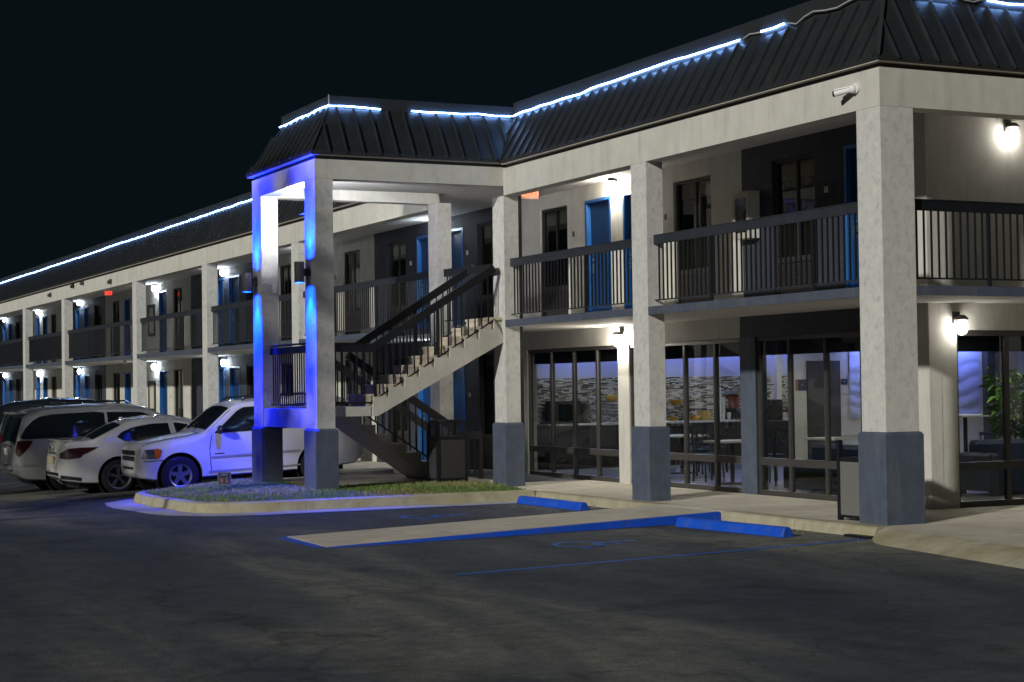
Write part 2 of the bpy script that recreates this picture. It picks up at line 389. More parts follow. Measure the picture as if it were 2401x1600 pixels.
def sheet(name, poly, m, lift=0.004, z=None, n=1):
    """thin painted sheet on the asphalt, split into strips along its length"""
    b = MB(); a = [Vector(p) for p in poly]
    for i in range(n):
        t0, t1 = i/n, (i+1)/n
        q = [a[0].lerp(a[1], t0), a[0].lerp(a[1], t1), a[3].lerp(a[2], t1), a[3].lerp(a[2], t0)]
        b.quad(*[(p.x, p.y, (float(gz(p.x, p.y)) if z is None else z)+lift) for p in q])
    return b.build(name, m)
# ---- pavement in front of the lobby: poured slabs with open joints
SW = empty('pavement', (-5, 0.9, -0.05)); struct(SW)
bx = MB().box(-11.28, 0.10, -0.16, 2.09, -0.12, -0.012).build('slab_bed', 'soil', SW)
xs = [-11.28, -9.75, -8.2, -6.65, -5.1, -3.55, -2.0, -0.45, 0.10]
for i in range(len(xs)-1):
    MB().bbox(xs[i]+.005, xs[i+1]-.005, -0.05, 2.09, -0.02, 0.0, 0.006).build('paving_slab', 'concrete', SW)
# kerb of the pavement, in lengths
kx = [-8.78, -6.2, -4.80, None, -3.18, -1.3, 0.12]
def kerb_prof(y):  # cross-section (y, z) facing -Y
    return [(y+.19, -.14), (y-.06, -.14), (y-.045, -.05), (y-.03, -.018), (y, 0.0), (y+.19, 0.0)]
for a, b in ((-8.78, -6.5), (-6.49, -4.80), (-3.18, -1.5), (-1.49, 0.12)):
    MB().prism(kerb_prof(-.235), 0, a, b).build('kerb_length', 'kerb_con', SW)
MB().prism(kerb_prof(-.235), 0, -4.79, -3.19).build('kerb_length', 'concrete', SW)
# drain at the corner
MB().box(-0.30, 0.14, -0.42, -0.31, -0.128, -0.10).build('drain_grate', 'rail_paint', SW)
# ---- pavement past the corner, along the end of the building
S2 = empty('end_pavement', (4, 4, -0.05)); struct(S2)
pa = [(0.11, -0.14), (2.98, -0.62), (7.0, -1.32), (13, -2.4)]
top = [(0.11, 2.09)] + pa + [(13, 14), (0.11, 14)]
top = pa + [(13, 14), (-1.6, 14), (-1.6, 2.10), (0.11, 2.10)]
def poly_slab(poly, z0, z1, name, m, par):
    n = len(poly); b = MB(); b.add([(x, y, z0) for x, y in poly]+[(x, y, z1) for x, y in poly], [tuple(range(n, 2*n))]+[(i, (i+1) % n, n+(i+1) % n, n+i) for i in range(n)])
    return b.build(name, m, par)
def cut_y(x): return np.interp(x, [p[0] for p in pa], [p[1] for p in pa])
for a, b in ((0.115, 1.9), (1.91, 4.4), (4.41, 8.0), (8.01, 12.9)):
    mid = [p for p in pa if a < p[0] < b]
    poly = [(a, cut_y(a)+.002)]+[(p[0], p[1]+.002) for p in mid]+[(b, cut_y(b)+.002), (b, 1.6), (a, 1.6)]
    poly_slab(poly, -.1, 0.0, 'paving_slab', 'concrete', S2)
    poly_slab([(a, 1.608), (b, 1.608), (b, 14), (a, 14)], -.1, 0.0, 'paving_slab', 'concrete', S2)
poly_slab([(-1.72, 2.104), (0.105, 2.104), (0.105, 14), (-1.72, 14)], -.1, 0.0, 'paving_slab', 'concrete', S2)
bo = [(0.13, -0.34), (0.70, -0.74), (2.30, -1.0), (3.62, -1.22), (8, -2.0), (13, -2.9)]
m = MB(); N = 26
tl = [np.array((0.12, -0.145)), ]
rows = []
for i in range(N+1):
    x = 0.12 + (12.8-0.12)*(i/N)**1.4
    ty = cut_y(x); by = np.interp(x+0.25*min(1, x), [p[0] for p in bo], [p[1] for p in bo])
    rows.append([(x, ty, 0.0), (x+.02, ty-.05*min(1,x+.3), -.006), (x+.1*min(1,x), ty+(by-ty)*.55, -.05), (x+.25*min(1, x), by, -.128)])
vs = [p for r in rows for p in r]
m.add(vs, [(i*4+k, i*4+k+1, (i+1)*4+k+1, (i+1)*4+k) for i in range(N) for k in range(3)])
m.build('rolled_kerb', 'kerb_con', S2, smooth=True)
# ---- pavement of the left wing
S3 = empty('wing_pavement', (-45, 1, -0.05)); struct(S3)
for i in range(20):
    a = -90+i*3.8
    MB().box(a+.005, a+3.795, -0.45, 2.09, -0.5, 0.0).build('paving_slab', 'concrete', S3)
# ---- ramp between the two accessible bays
R = empty('access_ramp', (-3.6, -3, -.13)); struct(R)
pl = [(-4.12, -6.03), (-2.50, -6.10), (-3.20, -0.30), (-4.78, -0.30)]
def rz(y): return -.118 + (y+6.05)/5.75*.118
segs = 4
for i in range(segs):
    t0, t1 = i/segs, (i+1)/segs-(0.0016 if i < segs-1 else 0)
    L0 = np.array(pl[0])*(1-t0)+np.array(pl[3])*t0; L1 = np.array(pl[0])*(1-t1)+np.array(pl[3])*t1
    R0 = np.array(pl[1])*(1-t0)+np.array(pl[2])*t0; R1 = np.array(pl[1])*(1-t1)+np.array(pl[2])*t1
    b = MB(); q = [L0, R0, R1, L1]
    b.add([(p[0], p[1], -.16) for p in q]+[(p[0], p[1], rz(p[1])) for p in q], [(4,5,6,7),(0,1,5,4),(1,2,6,5),(2,3,7,6),(3,0,4,7)])
    b.build('ramp_slab', 'concrete', R)
def strip(p, q, out):   # painted blue edge of the ramp: side face with a lip on the asphalt
    p, q = np.array(p), np.array(q); d = (q-p)/np.linalg.norm(q-p); nrm = np.array((d[1], -d[0]))*out
    b = MB()
    for i in range(10):
        a0, a1 = p+(q-p)*i/10, p+(q-p)*(i+1)/10
        def ring(c): 
            z = rz(c[1])-.004
            return [(c[0]+nrm[0]*.004, c[1]+nrm[1]*.004, z), (c[0]+nrm[0]*.03, c[1]+nrm[1]*.03, z-.012), (c[0]+nrm[0]*.05, c[1]+nrm[1]*.05, -.125), (c[0]+nrm[0]*.15, c[1]+nrm[1]*.15, -.1255)]
        r0, r1 = ring(a0), ring(a1)
        b.add(r0+r1, [(k, k+1, 5+k, 4+k) for k in range(3)])
    return b
strip((-2.50, -6.10), (-3.20, -0.30), 1).build('painted_edge', 'blue_paint', R)
strip((-4.12, -6.03), (-2.50, -6.10), 1).build('painted_edge', 'blue_paint', R)
strip((-4.78, -0.30), (-4.12, -6.03), 1).build('painted_edge', 'blue_paint', R)
# ---- painted lines
tag(sheet('bay_line', [(0.98, -6.07, 0), (0.13, -0.46, 0), (0.23, -0.46, 0), (1.08, -6.07, 0)], 'blue_line', n=1), 'thin blue bay line running from the pavement corner across the asphalt', 'road marking')
tag(sheet('bay_line', [(-8.04, -5.2, 0), (-8.04, -0.9, 0), (-7.93, -0.9, 0), (-7.93, -5.2, 0)], 'blue_line', lift=.008), 'blue bay line painted along the gutter of the grass island', 'road marking')
for i, x in enumerate((-17.75, -20.6, -23.4, -26.2)):
    lab = ['faded white bay line behind the white sedan', 'faded white bay line behind the silver minivan', 'faded white bay line left of the silver minivan', 'faded white bay line beside the dark car at the left edge'][i]
    tag(sheet('bay_line', [(x+.25, -6.4, 0), (x-.1, -2.4, 0), (x, -2.4, 0), (x+.35, -6.4, 0)], 'white_mark', n=6), lab, 'road marking', 'white bay lines on the left')
def wheelchair(cx, cy, s, label):
    # symbol read from -Y: head towards +Y ; drawn as flat polygons on the asphalt
    b = MB(); z = -.13+.0045
    def P(u, v): return (cx+u*s, cy+v*s, z)
    def ring(u, v, r, wd, a0, a1, n=22):
        for i in range(n):
            t0 = math.radians(a0+(a1-a0)*i/n); t1 = math.radians(a0+(a1-a0)*(i+1)/n)
            b.quad(P(u+(r-wd)*math.cos(t0), v+(r-wd)*math.sin(t0)), P(u+r*math.cos(t0), v+r*math.sin(t0)), P(u+r*math.cos(t1), v+r*math.sin(t1)), P(u+(r-wd)*math.cos(t1), v+(r-wd)*math.sin(t1)))
    def line(p, q, wd):
        p, q = np.array(p), np.array(q); d = (q-p)/np.linalg.norm(q-p); nn = np.array((-d[1], d[0]))*wd/2
        b.quad(P(*(p-nn)), P(*(q-nn)), P(*(q+nn)), P(*(p+nn)))
    ring(-0.04, -.18, .36, .075, 95, 385)
    ring(-.12, .47, .085, .085, 0, 360, 14)
    line((-.12, .36), (-.06, -.02), .10); line((-.10, .20), (.17, .20), .07)
    line((-.06, -.045), (.22, -.045), .09); line((.20, -.05), (.36, -.40), .09); line((.36, -.40), (.46, -.36), .07)
    tag(b.build('accessible_symbol', 'blue_line'), label, 'road marking', 'accessible parking symbols')
wheelchair(-6.25, -3.08, 0.98, 'worn blue wheelchair symbol in the bay beside the grass island')
wheelchair(-1.12, -3.28, 1.02, 'worn blue wheelchair symbol in the bay right of the ramp')
def wheel_stop(p, q, label):
    p, q = Vector(p), Vector(q); d = (q-p); L = d.length; d.normalize(); nn = Vector((-d.y, d.x, 0))
    b = MB(); prof = [(-.085, 0), (-.075, .05), (-.05, .105), (-.03, .118), (.03, .118), (.05, .105), (.075, .05), (.085, 0)]
    vs = []
    for t, sh in ((0, .0), (.02, 1), (L-.02, 1), (L, 0)):
        for a, h in prof: 
            k = 1 if sh else .9
            vs.append(p+d*t+nn*(a*k)+Vector((0, 0, h*k)))
    n = len(prof); fs = [(i*n+k, i*n+k+1, (i+1)*n+k+1, (i+1)*n+k) for i in range(3) for k in range(n-1)]
    fs += [tuple(range(n))[::-1], tuple(range(3*n, 4*n))]
    b.add(vs, fs)
    tag(b.build('wheel_stop', 'blue_paint'), label, 'wheel stop', 'blue concrete wheel stops')
wheel_stop((-8.02, -0.86, -.127), (-5.97, -0.84, -.127), 'blue concrete wheel stop beside the grass island kerb')
wheel_stop((-2.72, -1.20, -.127), (-0.58, -1.02, -.127), 'blue concrete wheel stop right of the ramp, near the corner column')
# ---- planted island
I = empty('island', (-11.5, -3, -.13)); struct(I)
kp = [(-8.65, -0.30), (-8.65, -1.6), (-8.65, -2.9), (-8.65, -4.2), (-8.66, -5.0), (-8.76, -5.45), (-9.05, -5.74), (-9.5, -5.83), (-10.4, -5.76), (-11.5, -5.66), (-12.6, -5.57), (-13.6, -5.49), (-14.25, -5.42), (-14.55, -5.25), (-14.62, -4.9), (-14.60, -3.6), (-14.58, -2.0), (-14.55, -.4)]
kv = [Vector((x, y, 0)) for x, y in kp]
def offs(i, d):
    a = kv[max(i-1, 0)]; b = kv[min(i+1, len(kv)-1)]; t = (b-a).normalized(); nn = Vector((t.y, -t.x, 0))   # inward (left of travel is out)
    return kv[i] + nn*d
def ktop(i): return float(gz(kv[i].x, kv[i].y))+.16
def kerb_piece(i0, i1, cut):
    b = MB(); vs = []; n = 6
    for i in range(i0, i1+1):
        g = float(gz(kv[i].x, kv[i].y)); t = ktop(i)
        e = 0.004 if (i == i1 and cut) else 0
        for d, z in ((.17, g), (.165, t), (.05, t), (.015, t-.02), (-.01, g+.05), (-.03, g)):
            p = offs(i, d)
            if e: p = p + (kv[i-1]-kv[i]).normalized()*e*2
            vs.append((p.x, p.y, z))
    m_ = i1-i0+1
    b.add(vs, [(i*n+k, i*n+k+1, (i+1)*n+k+1, (i+1)*n+k) for i in range(m_-1) for k in range(n-1)]+[tuple(range(n)), tuple(range((m_-1)*n, m_*n))])
    return b.build('kerb_length', 'kerb_con', I, smooth=40)
# travel: right side down, front to left, then up -> inside is to the right of travel
for a, b, c in ((0, 3, 1), (3, 8, 1), (8, 12, 1), (12, 17, 0)): kerb_piece(a, b, c)
gb = MB(); vs = []
for i in range(0, 15):
    wd = .60 if i < 10 else (.60-.04*(i-10) if i < 13 else .30)
    for d in (-.0285, -wd):
        p = offs(i, d); vs.append((p.x, p.y, float(gz(p.x, p.y))+.005))
gb.add(vs, [(2*i, 2*i+1, 2*i+3, 2*i+2) for i in range(14)]); gb.build('gutter', 'gutter_con', I)
def lawn_z(x, y):
    # distance to the kerb line -> mound
    d = min((Vector((x, y, 0))-k).length for k in kv[:15])
    g = float(gz(x, y))+.14
    return g + (0.075-g)*min(1, max(0, d-.15)/1.2) if x < -9.2 else g+(0.03-g)*min(1, d)
# lawn bed: polygon strip grid
inner = [offs(i, .16) for i in range(len(kv))]
def inside(x, y):
    poly = [(p.x, p.y) for p in inner]
    c = False; n = len(poly); j = n-1
    for i in range(n):
        if ((poly[i][1] > y) != (poly[j][1] > y)) and x < (poly[j][0]-poly[i][0])*(y-poly[i][1])/(poly[j][1]-poly[i][1]+1e-12)+poly[i][0]: c = not c
        j = i
    if not c: return False
    return y < -3.02 or x > -11.30
lb = MB(); step = .16
idx = {}
nx = int((14.7-8.6)/step); ny = int(5.8/step)
for j in range(ny):
    for i in range(nx):
        x, y = -14.7+i*step, -5.85+j*step
        if inside(x+step/2, y+step/2):
            ids = []
            for dx, dy in ((0,0),(1,0),(1,1),(0,1)):
                k = (i+dx, j+dy)
                if k not in idx:
                    idx[k] = len(lb.v); X, Y = -14.7+k[0]*step, -5.85+k[1]*step
                    lb.v.append((X, Y, lawn_z(X, Y)-.012))
                ids.append(idx[k])
            lb.f.append(tuple(ids))
lb.build('lawn_bed', 'soil', I, smooth=True)
# concrete pad under the stair
MB().bbox(-14.42, -11.30, -3.0, -0.46, -.2, 0.075, .01).build('stair_pad', 'concrete', I)
MB().bbox(-14.42, -11.30, -0.45, 0.22, -.2, 0.070, .01).build('stair_pad', 'concrete', I)
# grass blades (one mass)
def grass():
    me = bpy.data.meshes.new('grass'); V = []; Fc = []; C = []
    rnd = random.Random(3); n = 0
    while n < 19000:
        x, y = rnd.uniform(-14.6, -8.65), rnd.uniform(-5.8, -.3)
        if not inside(x, y): continue
        if -13.66 < x < -13.0 and -3.5 < y < -3.0: continue
        n += 1
        z = lawn_z(x, y)-.015; h = rnd.uniform(.02, .055)*(1.25 if rnd.random() < .15 else 1); a = rnd.uniform(0, 6.283); wd = rnd.uniform(.006, .012)
        lx, ly = rnd.gauss(0, .03), rnd.gauss(0, .03)
        dx, dy = wd*math.cos(a), wd*math.sin(a)
        k = len(V)
        V += [(x-dx, y-dy, z), (x+dx, y+dy, z), (x+lx*.5, y+ly*.5, z+h*.65), (x+lx, y+ly, z+h)]
        Fc += [(k, k+1, k+2), (k+1, k+3, k+2)]
        dry = .5+.5*math.sin(x*2.1+1.7*math.sin(y*1.9))
        dry = min(1, max(0, dry*.8+rnd.gauss(0, .25)))
        g0 = np.array((.10, .19, .03)); g1 = np.array((.26, .23, .11)); c = g0*(1-dry)+g1*dry
        c = c*rnd.uniform(.65, 1.25); C += [(*c, 1)]*4
    me.from_pydata(V, [], Fc)
    ca = me.color_attributes.new('Col', 'FLOAT_COLOR', 'POINT'); ca.data.foreach_set('color', np.array(C, dtype=np.float32).ravel())
    me.materials.append(M['grass_blade'])
    o = bpy.data.objects.new('grass', me); COL.objects.link(o); stuff(o)
    o['label'] = 'short patchy grass growing on the kerbed island'; o['category'] = 'grass'
grass()

# ---- unseen trees, added to shade the tower and the parked cars
def tree(x, y, zc, rx, ry, rz, n, seed, label):
    rnd = random.Random(seed); t = empty('added_shade_tree', (x, y, -.13))
    tr = MB().tube([(x, y, -.15), (x+.05, y, 1.2), (x-.05, y+.05, 2.4), (x, y, zc)], .16, 10)
    for k in range(7):
        a_ = 6.283*k/7; tr.tube([(x, y, zc-rz*.8), (x+math.cos(a_)*rx*.45, y+math.sin(a_)*ry*.45, zc-rz*.1), (x+math.cos(a_)*rx*.8, y+math.sin(a_)*ry*.8, zc+rz*.3)], .04, 6)
    tr.build('added_shade_trunk', 'wood_dark', t)
    lf = MB()
    while n > 0:
        u = Vector((rnd.uniform(-1, 1), rnd.uniform(-1, 1), rnd.uniform(-1, 1)))
        if u.length > 1 or rnd.random() > .35+.65*u.length: continue
        n -= 1; c = Vector((x+u.x*rx, y+u.y*ry, zc+u.z*rz)); d = Vector((rnd.gauss(0, 1), rnd.gauss(0, 1), rnd.gauss(0, .6))).normalized(); s = d.cross(Vector((.3, .2, 1))).normalized(); L_ = rnd.uniform(.14, .24)
        lf.add([c-d*L_, c+s*L_*.6, c+d*L_, c-s*L_*.6], [(0, 1, 2, 3)])
    lf.build('crown', 'leaf', t, fixn=False); tag(t, label, 'tree', 'unseen trees added for shade')
tree(-6.4, -14.6, 7.4, 2.3, 2.0, 3.0, 1700, 1, 'unseen tree added to shade the stair tower')
tree(-10.2, -17.0, 5.3, 2.6, 2.0, 1.9, 640, 2, 'unseen tree added to shade the parked sedan')
tree(-15.6, -17.2, 5.4, 2.8, 2.0, 1.9, 640, 3, 'unseen tree added to shade the parked minivan')
# grit and litter swept against the kerbs and stops
def grit():
    rnd = random.Random(11); m = MB()
    for k in range(150):
        c = rnd.random()
        if c < .45: x, y = rnd.uniform(-4.0, .2)+.6, rnd.gauss(-.55, .22)
        elif c < .7: x, y = rnd.uniform(-7.9, -4.9), rnd.gauss(-.5, .12)
        else: x, y = rnd.uniform(-7.9, -5.2), rnd.uniform(-1.6, -.4)
        if y > -.36 or (-4.9 < x < -2.3): continue
        r = abs(rnd.gauss(.004, .004))+.003
        m.ball((x, y, -.13+r*.4), r, r*rnd.uniform(.6, 1), r*.6, 6, 4)
    stuff(m.build('grit', 'kerb_con', smooth=True))
grit()
# ================================================================ motel building
B = empty('motel_building', (-10, 2, 0))
tag(B, 'two storey motel with grey stucco columns, outdoor walkways and dark metal mansard roof', 'building')
YW = 2.10
ZB, ZT, ZE0, ZE1, ZCAP = 4.98, 5.44, 5.53, 6.39, 6.66     # beam bottom, beam top, eave, top of slope, parapet
ZS0, ZS1 = 2.735, 2.845                                     # walkway slab
ZBT, ZBL = 5.14, 5.05                                       # beam bottom of the stair tower / the left wing
cols_main = [(-5.4707, .447), (-10.2678, .447), (-13.0833, .447)]
cols_left = [(-20.95, .46), (-28.21, .46), (-35.7, .5), (-46.0, .5), (-53.3, .5), (-61.5, .5), (-69.5, .5)]
def column(x1, y0, wx, wy, zb, ztop, zbase=1.09, e=.037):
    c = MB().box(x1-wx, x1, y0, y0+wy, zbase-.02, ztop).build('column', 'stucco_col', B)
    b = MB(); x0 = x1-wx; y1 = y0+wy
    def ring(d, z): return [(x0-d, y0-d, z), (x1+d, y0-d, z), (x1+d, y1+d, z), (x0-d, y1+d, z)]
    b.add(ring(e, zb)+ring(e, zbase-.035)+ring(e-.018, zbase-.008)+ring(.002, zbase), [(0,3,2,1)]+[(4*k+i, 4*k+(i+1) % 4, 4*k+4+(i+1) % 4, 4*k+4+i) for k in range(3) for i in range(4)]+[(12,13,14,15)])
    b.build('column_base', 'base_paint', c)
    return c
column(0, 0, .459, .4885, -.01, ZB-.003, 1.10)
for x, wx in cols_main: column(x, 0, wx, .275, -.01 if x > -11 else .06, (ZB if x > -11 else ZBT)-.003, 1.09)
for x, wx in cols_left: column(x, 0, wx, .29, -.01, ZBL-.003)
XR, XL, YT = -10.2678, -13.0833, -3.4157
column(XR, YT, .50, .313, .04, ZBT-.003, 1.062); column(XL, YT, .50, .313, .04, ZBT-.003, 1.062)
# --- perimeter beams
def beam(x0, x1, y0, y1, z0, z1, m='stucco'): return MB().box(x0, x1, y0, y1, z0, z1).build('beam', m, B)
beam(-10.2678, 0, 0, .27, ZB, ZT); beam(-.30, 0, .2703, 14, ZB, ZT)
beam(-80, XL-.447-.052, 0, .27, ZBL, ZT+.05)
beam(XL-.5, XR, YT, YT+.30, ZBT, ZT+.02)                               # tower front
beam(XR-.30, XR, YT+.303, .10, ZBT, ZT+.02); beam(XL-.5, XL-.2, YT+.303, .10, ZBT, ZT+.02)
# reveal under the eave + drip moulding
def mould(x0, x1, y0, y1, dz=0): 
    MB().box(x0, x1, y0, y1, ZT+.055+dz, ZT+.092+dz).build('eave_moulding', 'trim', B)
mould(XR+.066, .066, -.066, .26); mould(-.30, .066, .2603, 14)
mould(-80, XL-.5-.064, -.066, .26, .05)
mould(XL-.5-.066, XR+.066, YT-.066, YT+.26, .02); mould(XR-.26, XR+.066, YT+.2603, -.067, .02); mould(XL-.5-.066, XL-.24, YT+.2603, -.067, .02)
for a in ((XR+.002, -.024, .03, .25, 0), (-.28, -.024, .2503, 14, 0)):
    MB().box(a[0], a[1], a[2], a[3], ZT+.001, ZT+.054).build('eave_reveal', 'bronze', B)
MB().box(-80, XL-.53, .03, .25, ZT+.051, ZT+.104).build('eave_reveal', 'bronze', B)
MB().box(XL-.47, XR-.03, YT+.03, YT+.28, ZT+.021, ZT+.074).build('eave_reveal', 'bronze', B)
MB().box(XR-.28, XR-.03, YT+.2803, .0, ZT+.021, ZT+.074).build('eave_reveal', 'bronze', B)
MB().box(XL-.47, XL-.22, YT+.2803, .0, ZT+.021, ZT+.074).build('eave_reveal', 'bronze', B)
# --- mansard roof: standing seam pans, one object each
RT = MB().box(-80, -.45, .45, 14, 6.30, 6.52).build('roof', 'roof_cap', B)
MB().box(XL-.05, XR-.45, -2.95, .44, 6.30, 6.50).build('roof_deck', 'roof_cap', RT)
def clip(poly, f):
    out = []
    for i in range(len(poly)):
        a, b = poly[i], poly[(i+1) % len(poly)]; fa, fb = f(a), f(b)
        if fa >= 0: out.append(a)
        if (fa >= 0) != (fb >= 0):
            t = fa/(fa-fb); out.append((a[0]+(b[0]-a[0])*t, a[1]+(b[1]-a[1])*t))
    return out
def roof_slope(E0, E1, T0, T1, pitch=.30, off=0.0, joined=False):
    """pans between eave line E0-E1 and top line T0-T1"""
    E0, E1, T0, T1 = (np.array(p, float) for p in (E0, E1, T0, T1))
    L = np.linalg.norm(E1-E0); u = (E1-E0)/L
    s0 = (T0-E0)@u; s1 = (T1-E0)@u
    up = T0-E0-u*s0                                  # pure up-slope vector
    nrm = np.cross(u, up); nrm /= np.linalg.norm(nrm)
    if nrm[2] < 0: nrm = -nrm
    def P(s, t, h=0): return tuple(E0+u*s+up*t+nrm*h)
    lo, hi = min(0, s0), max(L, s1)
    fl = lambda p: p[0]-s0*p[1]; fr = lambda p: (L+(s1-L)*p[1])-p[0]
    k = math.floor((lo-off)/pitch); J = MB()
    while off+k*pitch < hi:
        a, b = off+k*pitch, off+(k+1)*pitch; k += 1
        poly = clip(clip([(a, 0), (b, 0), (b, 1), (a, 1)], fl), fr)
        if len(poly) < 3 or b-lo < .02: continue
        m = J if joined else MB(); n = len(poly)
        m.add([P(s, t) for s, t in poly]+[P(s, t, -.012) for s, t in poly], [tuple(range(n))]+[(i, (i+1) % n, n+(i+1) % n, n+i) for i in range(n)])
        # seam rib on the left edge
        ts = [t for s, t in poly if abs(s-a) < 1e-6]
        if len(ts) >= 2 and max(ts)-min(ts) > .05:
            t0, t1 = min(ts), max(ts); r = .011
            m.add([P(a-r, t0), P(a+r, t0), P(a+r, t0, .042), P(a-r, t0, .042), P(a-r, t1), P(a+r, t1), P(a+r, t1, .042), P(a-r, t1, .042)], [(0,1,2,3),(4,7,6,5),(0,4,5,1),(1,5,6,2),(2,6,7,3),(3,7,4,0)])
        if not joined: m.build('roof_panel', 'roof_metal', RT)
    if joined: stuff(J.build('roof_panel_run', 'roof_metal', RT))
d, z1 = .50, ZE1
roof_slope((XR+.08, -.08, ZE0), (.08, -.08, ZE0), (XR-.42, .42, z1), (-.42, .42, z1))
roof_slope((.08, -.08, ZE0), (.08, 14, ZE0), (-.42, .42, z1), (-.42, 14, z1))
roof_slope((XR+.08, YT-.08, ZE0+.02), (XR+.08, -.08, ZE0+.02), (XR-.42, YT+.42, z1-.01), (XR-.42, .42, z1-.01), .30, .02)
roof_slope((XL-.58, YT-.08, ZE0+.02), (XR+.08, YT-.08, ZE0+.02), (XL-.08, YT+.42, z1-.01), (XR-.42, YT+.42, z1-.01), .30, .1)
roof_slope((XL-.58, -.08, ZE0+.02), (XL-.58, YT-.08, ZE0+.02), (XL-.08, .42, z1-.01), (XL-.08, YT+.42, z1-.01), .30, .1)
roof_slope((-47, -.08, ZE0+.05), (XL-.58, -.08, ZE0+.05), (-47, .42, z1+.05), (XL-.08, .42, z1+.05))
roof_slope((-80, -.08, ZE0+.05), (-47, -.08, ZE0+.05), (-80, .42, z1+.05), (-47, .42, z1+.05), joined=True)
def parapet(x0, x1, y0, y1, z0, z1_): MB().box(x0, x1, y0, y1, z0, z1_).build('parapet_cap', 'roof_cap', RT)
parapet(XR-.43, -.424, .424, .50, z1-.03, ZCAP); parapet(-.50, -.424, .5003, 14, z1-.03, ZCAP)
parapet(XR-.50, XR-.424, YT+.50, .4235, z1-.03, 6.585); parapet(XL-.076, XR-.424, YT+.424, YT+.4997, z1-.03, 6.585); parapet(XL-.076, XL, YT+.50, .4235, z1-.03, 6.585)
parapet(-80, XL-.08, .424, .50, z1+.02, ZCAP+.05)
MB().box(XR-.429, XR-.417, YT+.412, YT+.424, z1, 6.60).build('corner_flashing', 'trim', RT)
# bottom gutter strip of the slopes and hip caps
def drip(x0, x1, y0, y1, z): MB().box(x0, x1, y0, y1, z-.045, z+.012).build('gutter_strip', 'roof_cap', RT)
drip(XR+.09, .088, -.088, -.03, ZE0+.03); drip(.03, .088, -.0297, 14, ZE0+.03)
drip(XL-.588, XR+.088, YT-.088, YT-.03, ZE0+.05); drip(XR+.03, XR+.088, YT-.0297, -.09, ZE0+.05)
drip(-80, XL-.59, -.088, -.03, ZE0+.08)
MB().bar((XR+.085, YT-.085, ZE0+.04), (XR-.415, YT+.415, z1+.01), .02, .014).build('hip_cap', 'roof_cap', RT)
MB().bar((.085, -.085, ZE0+.03), (-.415, .415, z1+.02), .05, .03).build('hip_cap', 'roof_cap', RT)
# --- ceilings, slabs
MB().box(-80, -.31, .2703, 2.2997, 5.33, 5.40).build('ceiling', 'soffit', B)
MB().box(-1.74, -.31, 2.30, 14, 5.33, 5.40).build('ceiling', 'soffit', B)
MB().box(XL-.19, XR-.303, YT+.303, .2697, 5.33, 5.40).build('ceiling', 'soffit', B)
def slab(x0, x1, y0, y1): 
    s = MB().box(x0, x1, y0+.04, y1, ZS0, ZS1-.01).build('walkway_slab', 'soffit', B); return s
slab(-80, -.04, .0, 2.095); slab(-1.745, -.04, 2.0553, 14)
def fascia(x0, x1, y0=-.002, y1=.038): MB().box(x0, x1, y0, y1, ZS0-.008, ZS1).build('slab_fascia', 'fascia_paint', B)
xsl = [0]+[c[0] for c in cols_main]+[c[0] for c in cols_left]
wxs = [.459]+[c[1] for c in cols_main]+[c[1] for c in cols_left]
for i in range(len(xsl)-1):
    if i == 2: continue
    fascia(xsl[i+1]+.002, xsl[i]-wxs[i]-.002)
MB().box(-.038, .0, .4905, 14, ZS0-.008, ZS1).build('slab_fascia', 'fascia_paint', B)
# --- walls with openings
def wall(x0, x1, z0, z1, ops, m, y0=YW, y1=YW+.2, name='wall'):
    ops = [o for o in ops if o[1] > x0+.01 and o[0] < x1-.01]
    xs = sorted({x0, x1}|{min(max(o[0], x0), x1) for o in ops}|{min(max(o[1], x0), x1) for o in ops}); b = MB()
    for a, c in zip(xs[:-1], xs[1:]):
        mid = (a+c)/2; z = z0
        for o in sorted([o for o in ops if o[0] < mid < o[1]], key=lambda o: o[2]):
            if o[2] > z+.001: b.box(a, c, y0, y1, z, o[2])
            z = max(z, o[3])
        if z < z1-.001: b.box(a, c, y0, y1, z, z1)
    return b.build(name, m, B)
ZD = 5.05
doors_up = [(-11.21,-10.27),(-9.83,-8.89),(-3.51,-2.57),(-19.03,-18.09),(-17.50,-16.56),(-26.95,-26.01),(-25.4,-24.46),(-34.50,-33.68),(-33.16,-32.14),(-41.06,-40.10),(-45.9,-44.96),(-54.0,-53.13),(-52.42,-51.55),(-62.06,-61.17),(-60.52,-59.57),(-70.3,-69.36),(-68.66,-67.7)]
wins_up = [(-13.03,-11.91),(-8.15,-7.0),(-5.29,-4.22),(-15.86,-14.74),(-20.80,-19.67),(-23.67,-22.51),(-28.57,-27.48),(-31.5,-30.4),(-39.33,-38.18),(-47.77,-46.63),(-50.61,-49.45),(-55.6,-54.57),(-58.85,-57.75),(-63.95,-62.8),(-66.9,-65.8)]
doors_lo = [d for d in doors_up if d[0] < -14]
wins_lo = [w_ for w_ in wins_up if w_[0] < -14]
bands = [(-80,-72,0),(-72,-64.2,1),(-64.2,-56.5,0),(-56.5,-48.8,1),(-48.8,-37.2,0),(-37.2,-29.3,1),(-29.3,-21.57,0),(-21.57,-13.9,1),(-13.9,-6.12,0),(-6.12,-2.50,1),(-2.50,-1.75,0)]
opu = [(a, b, ZS1-.01, ZD) for a, b in doors_up+wins_up]
opl = [(a, b, -.01, 2.42) for a, b in doors_lo+wins_lo]+[(-13.66,-10.10,-.01,2.41),(-9.72,-6.24,-.01,2.41),(-5.82,-3.23,-.01,2.41)]
for a, b, dk in bands:
    nm = 'accent_wall' if dk else 'wall'; mm = 'accent_wall' if dk else 'stucco'
    wall(a, b, ZS1-.01, 5.329, opu, mm, name=nm)
    wall({-13.9: -13.9, -6.12: -6.242}.get(a, a), {-6.12: -6.242}.get(b, b), -.01, ZS0-.001, opl, mm, name=nm)
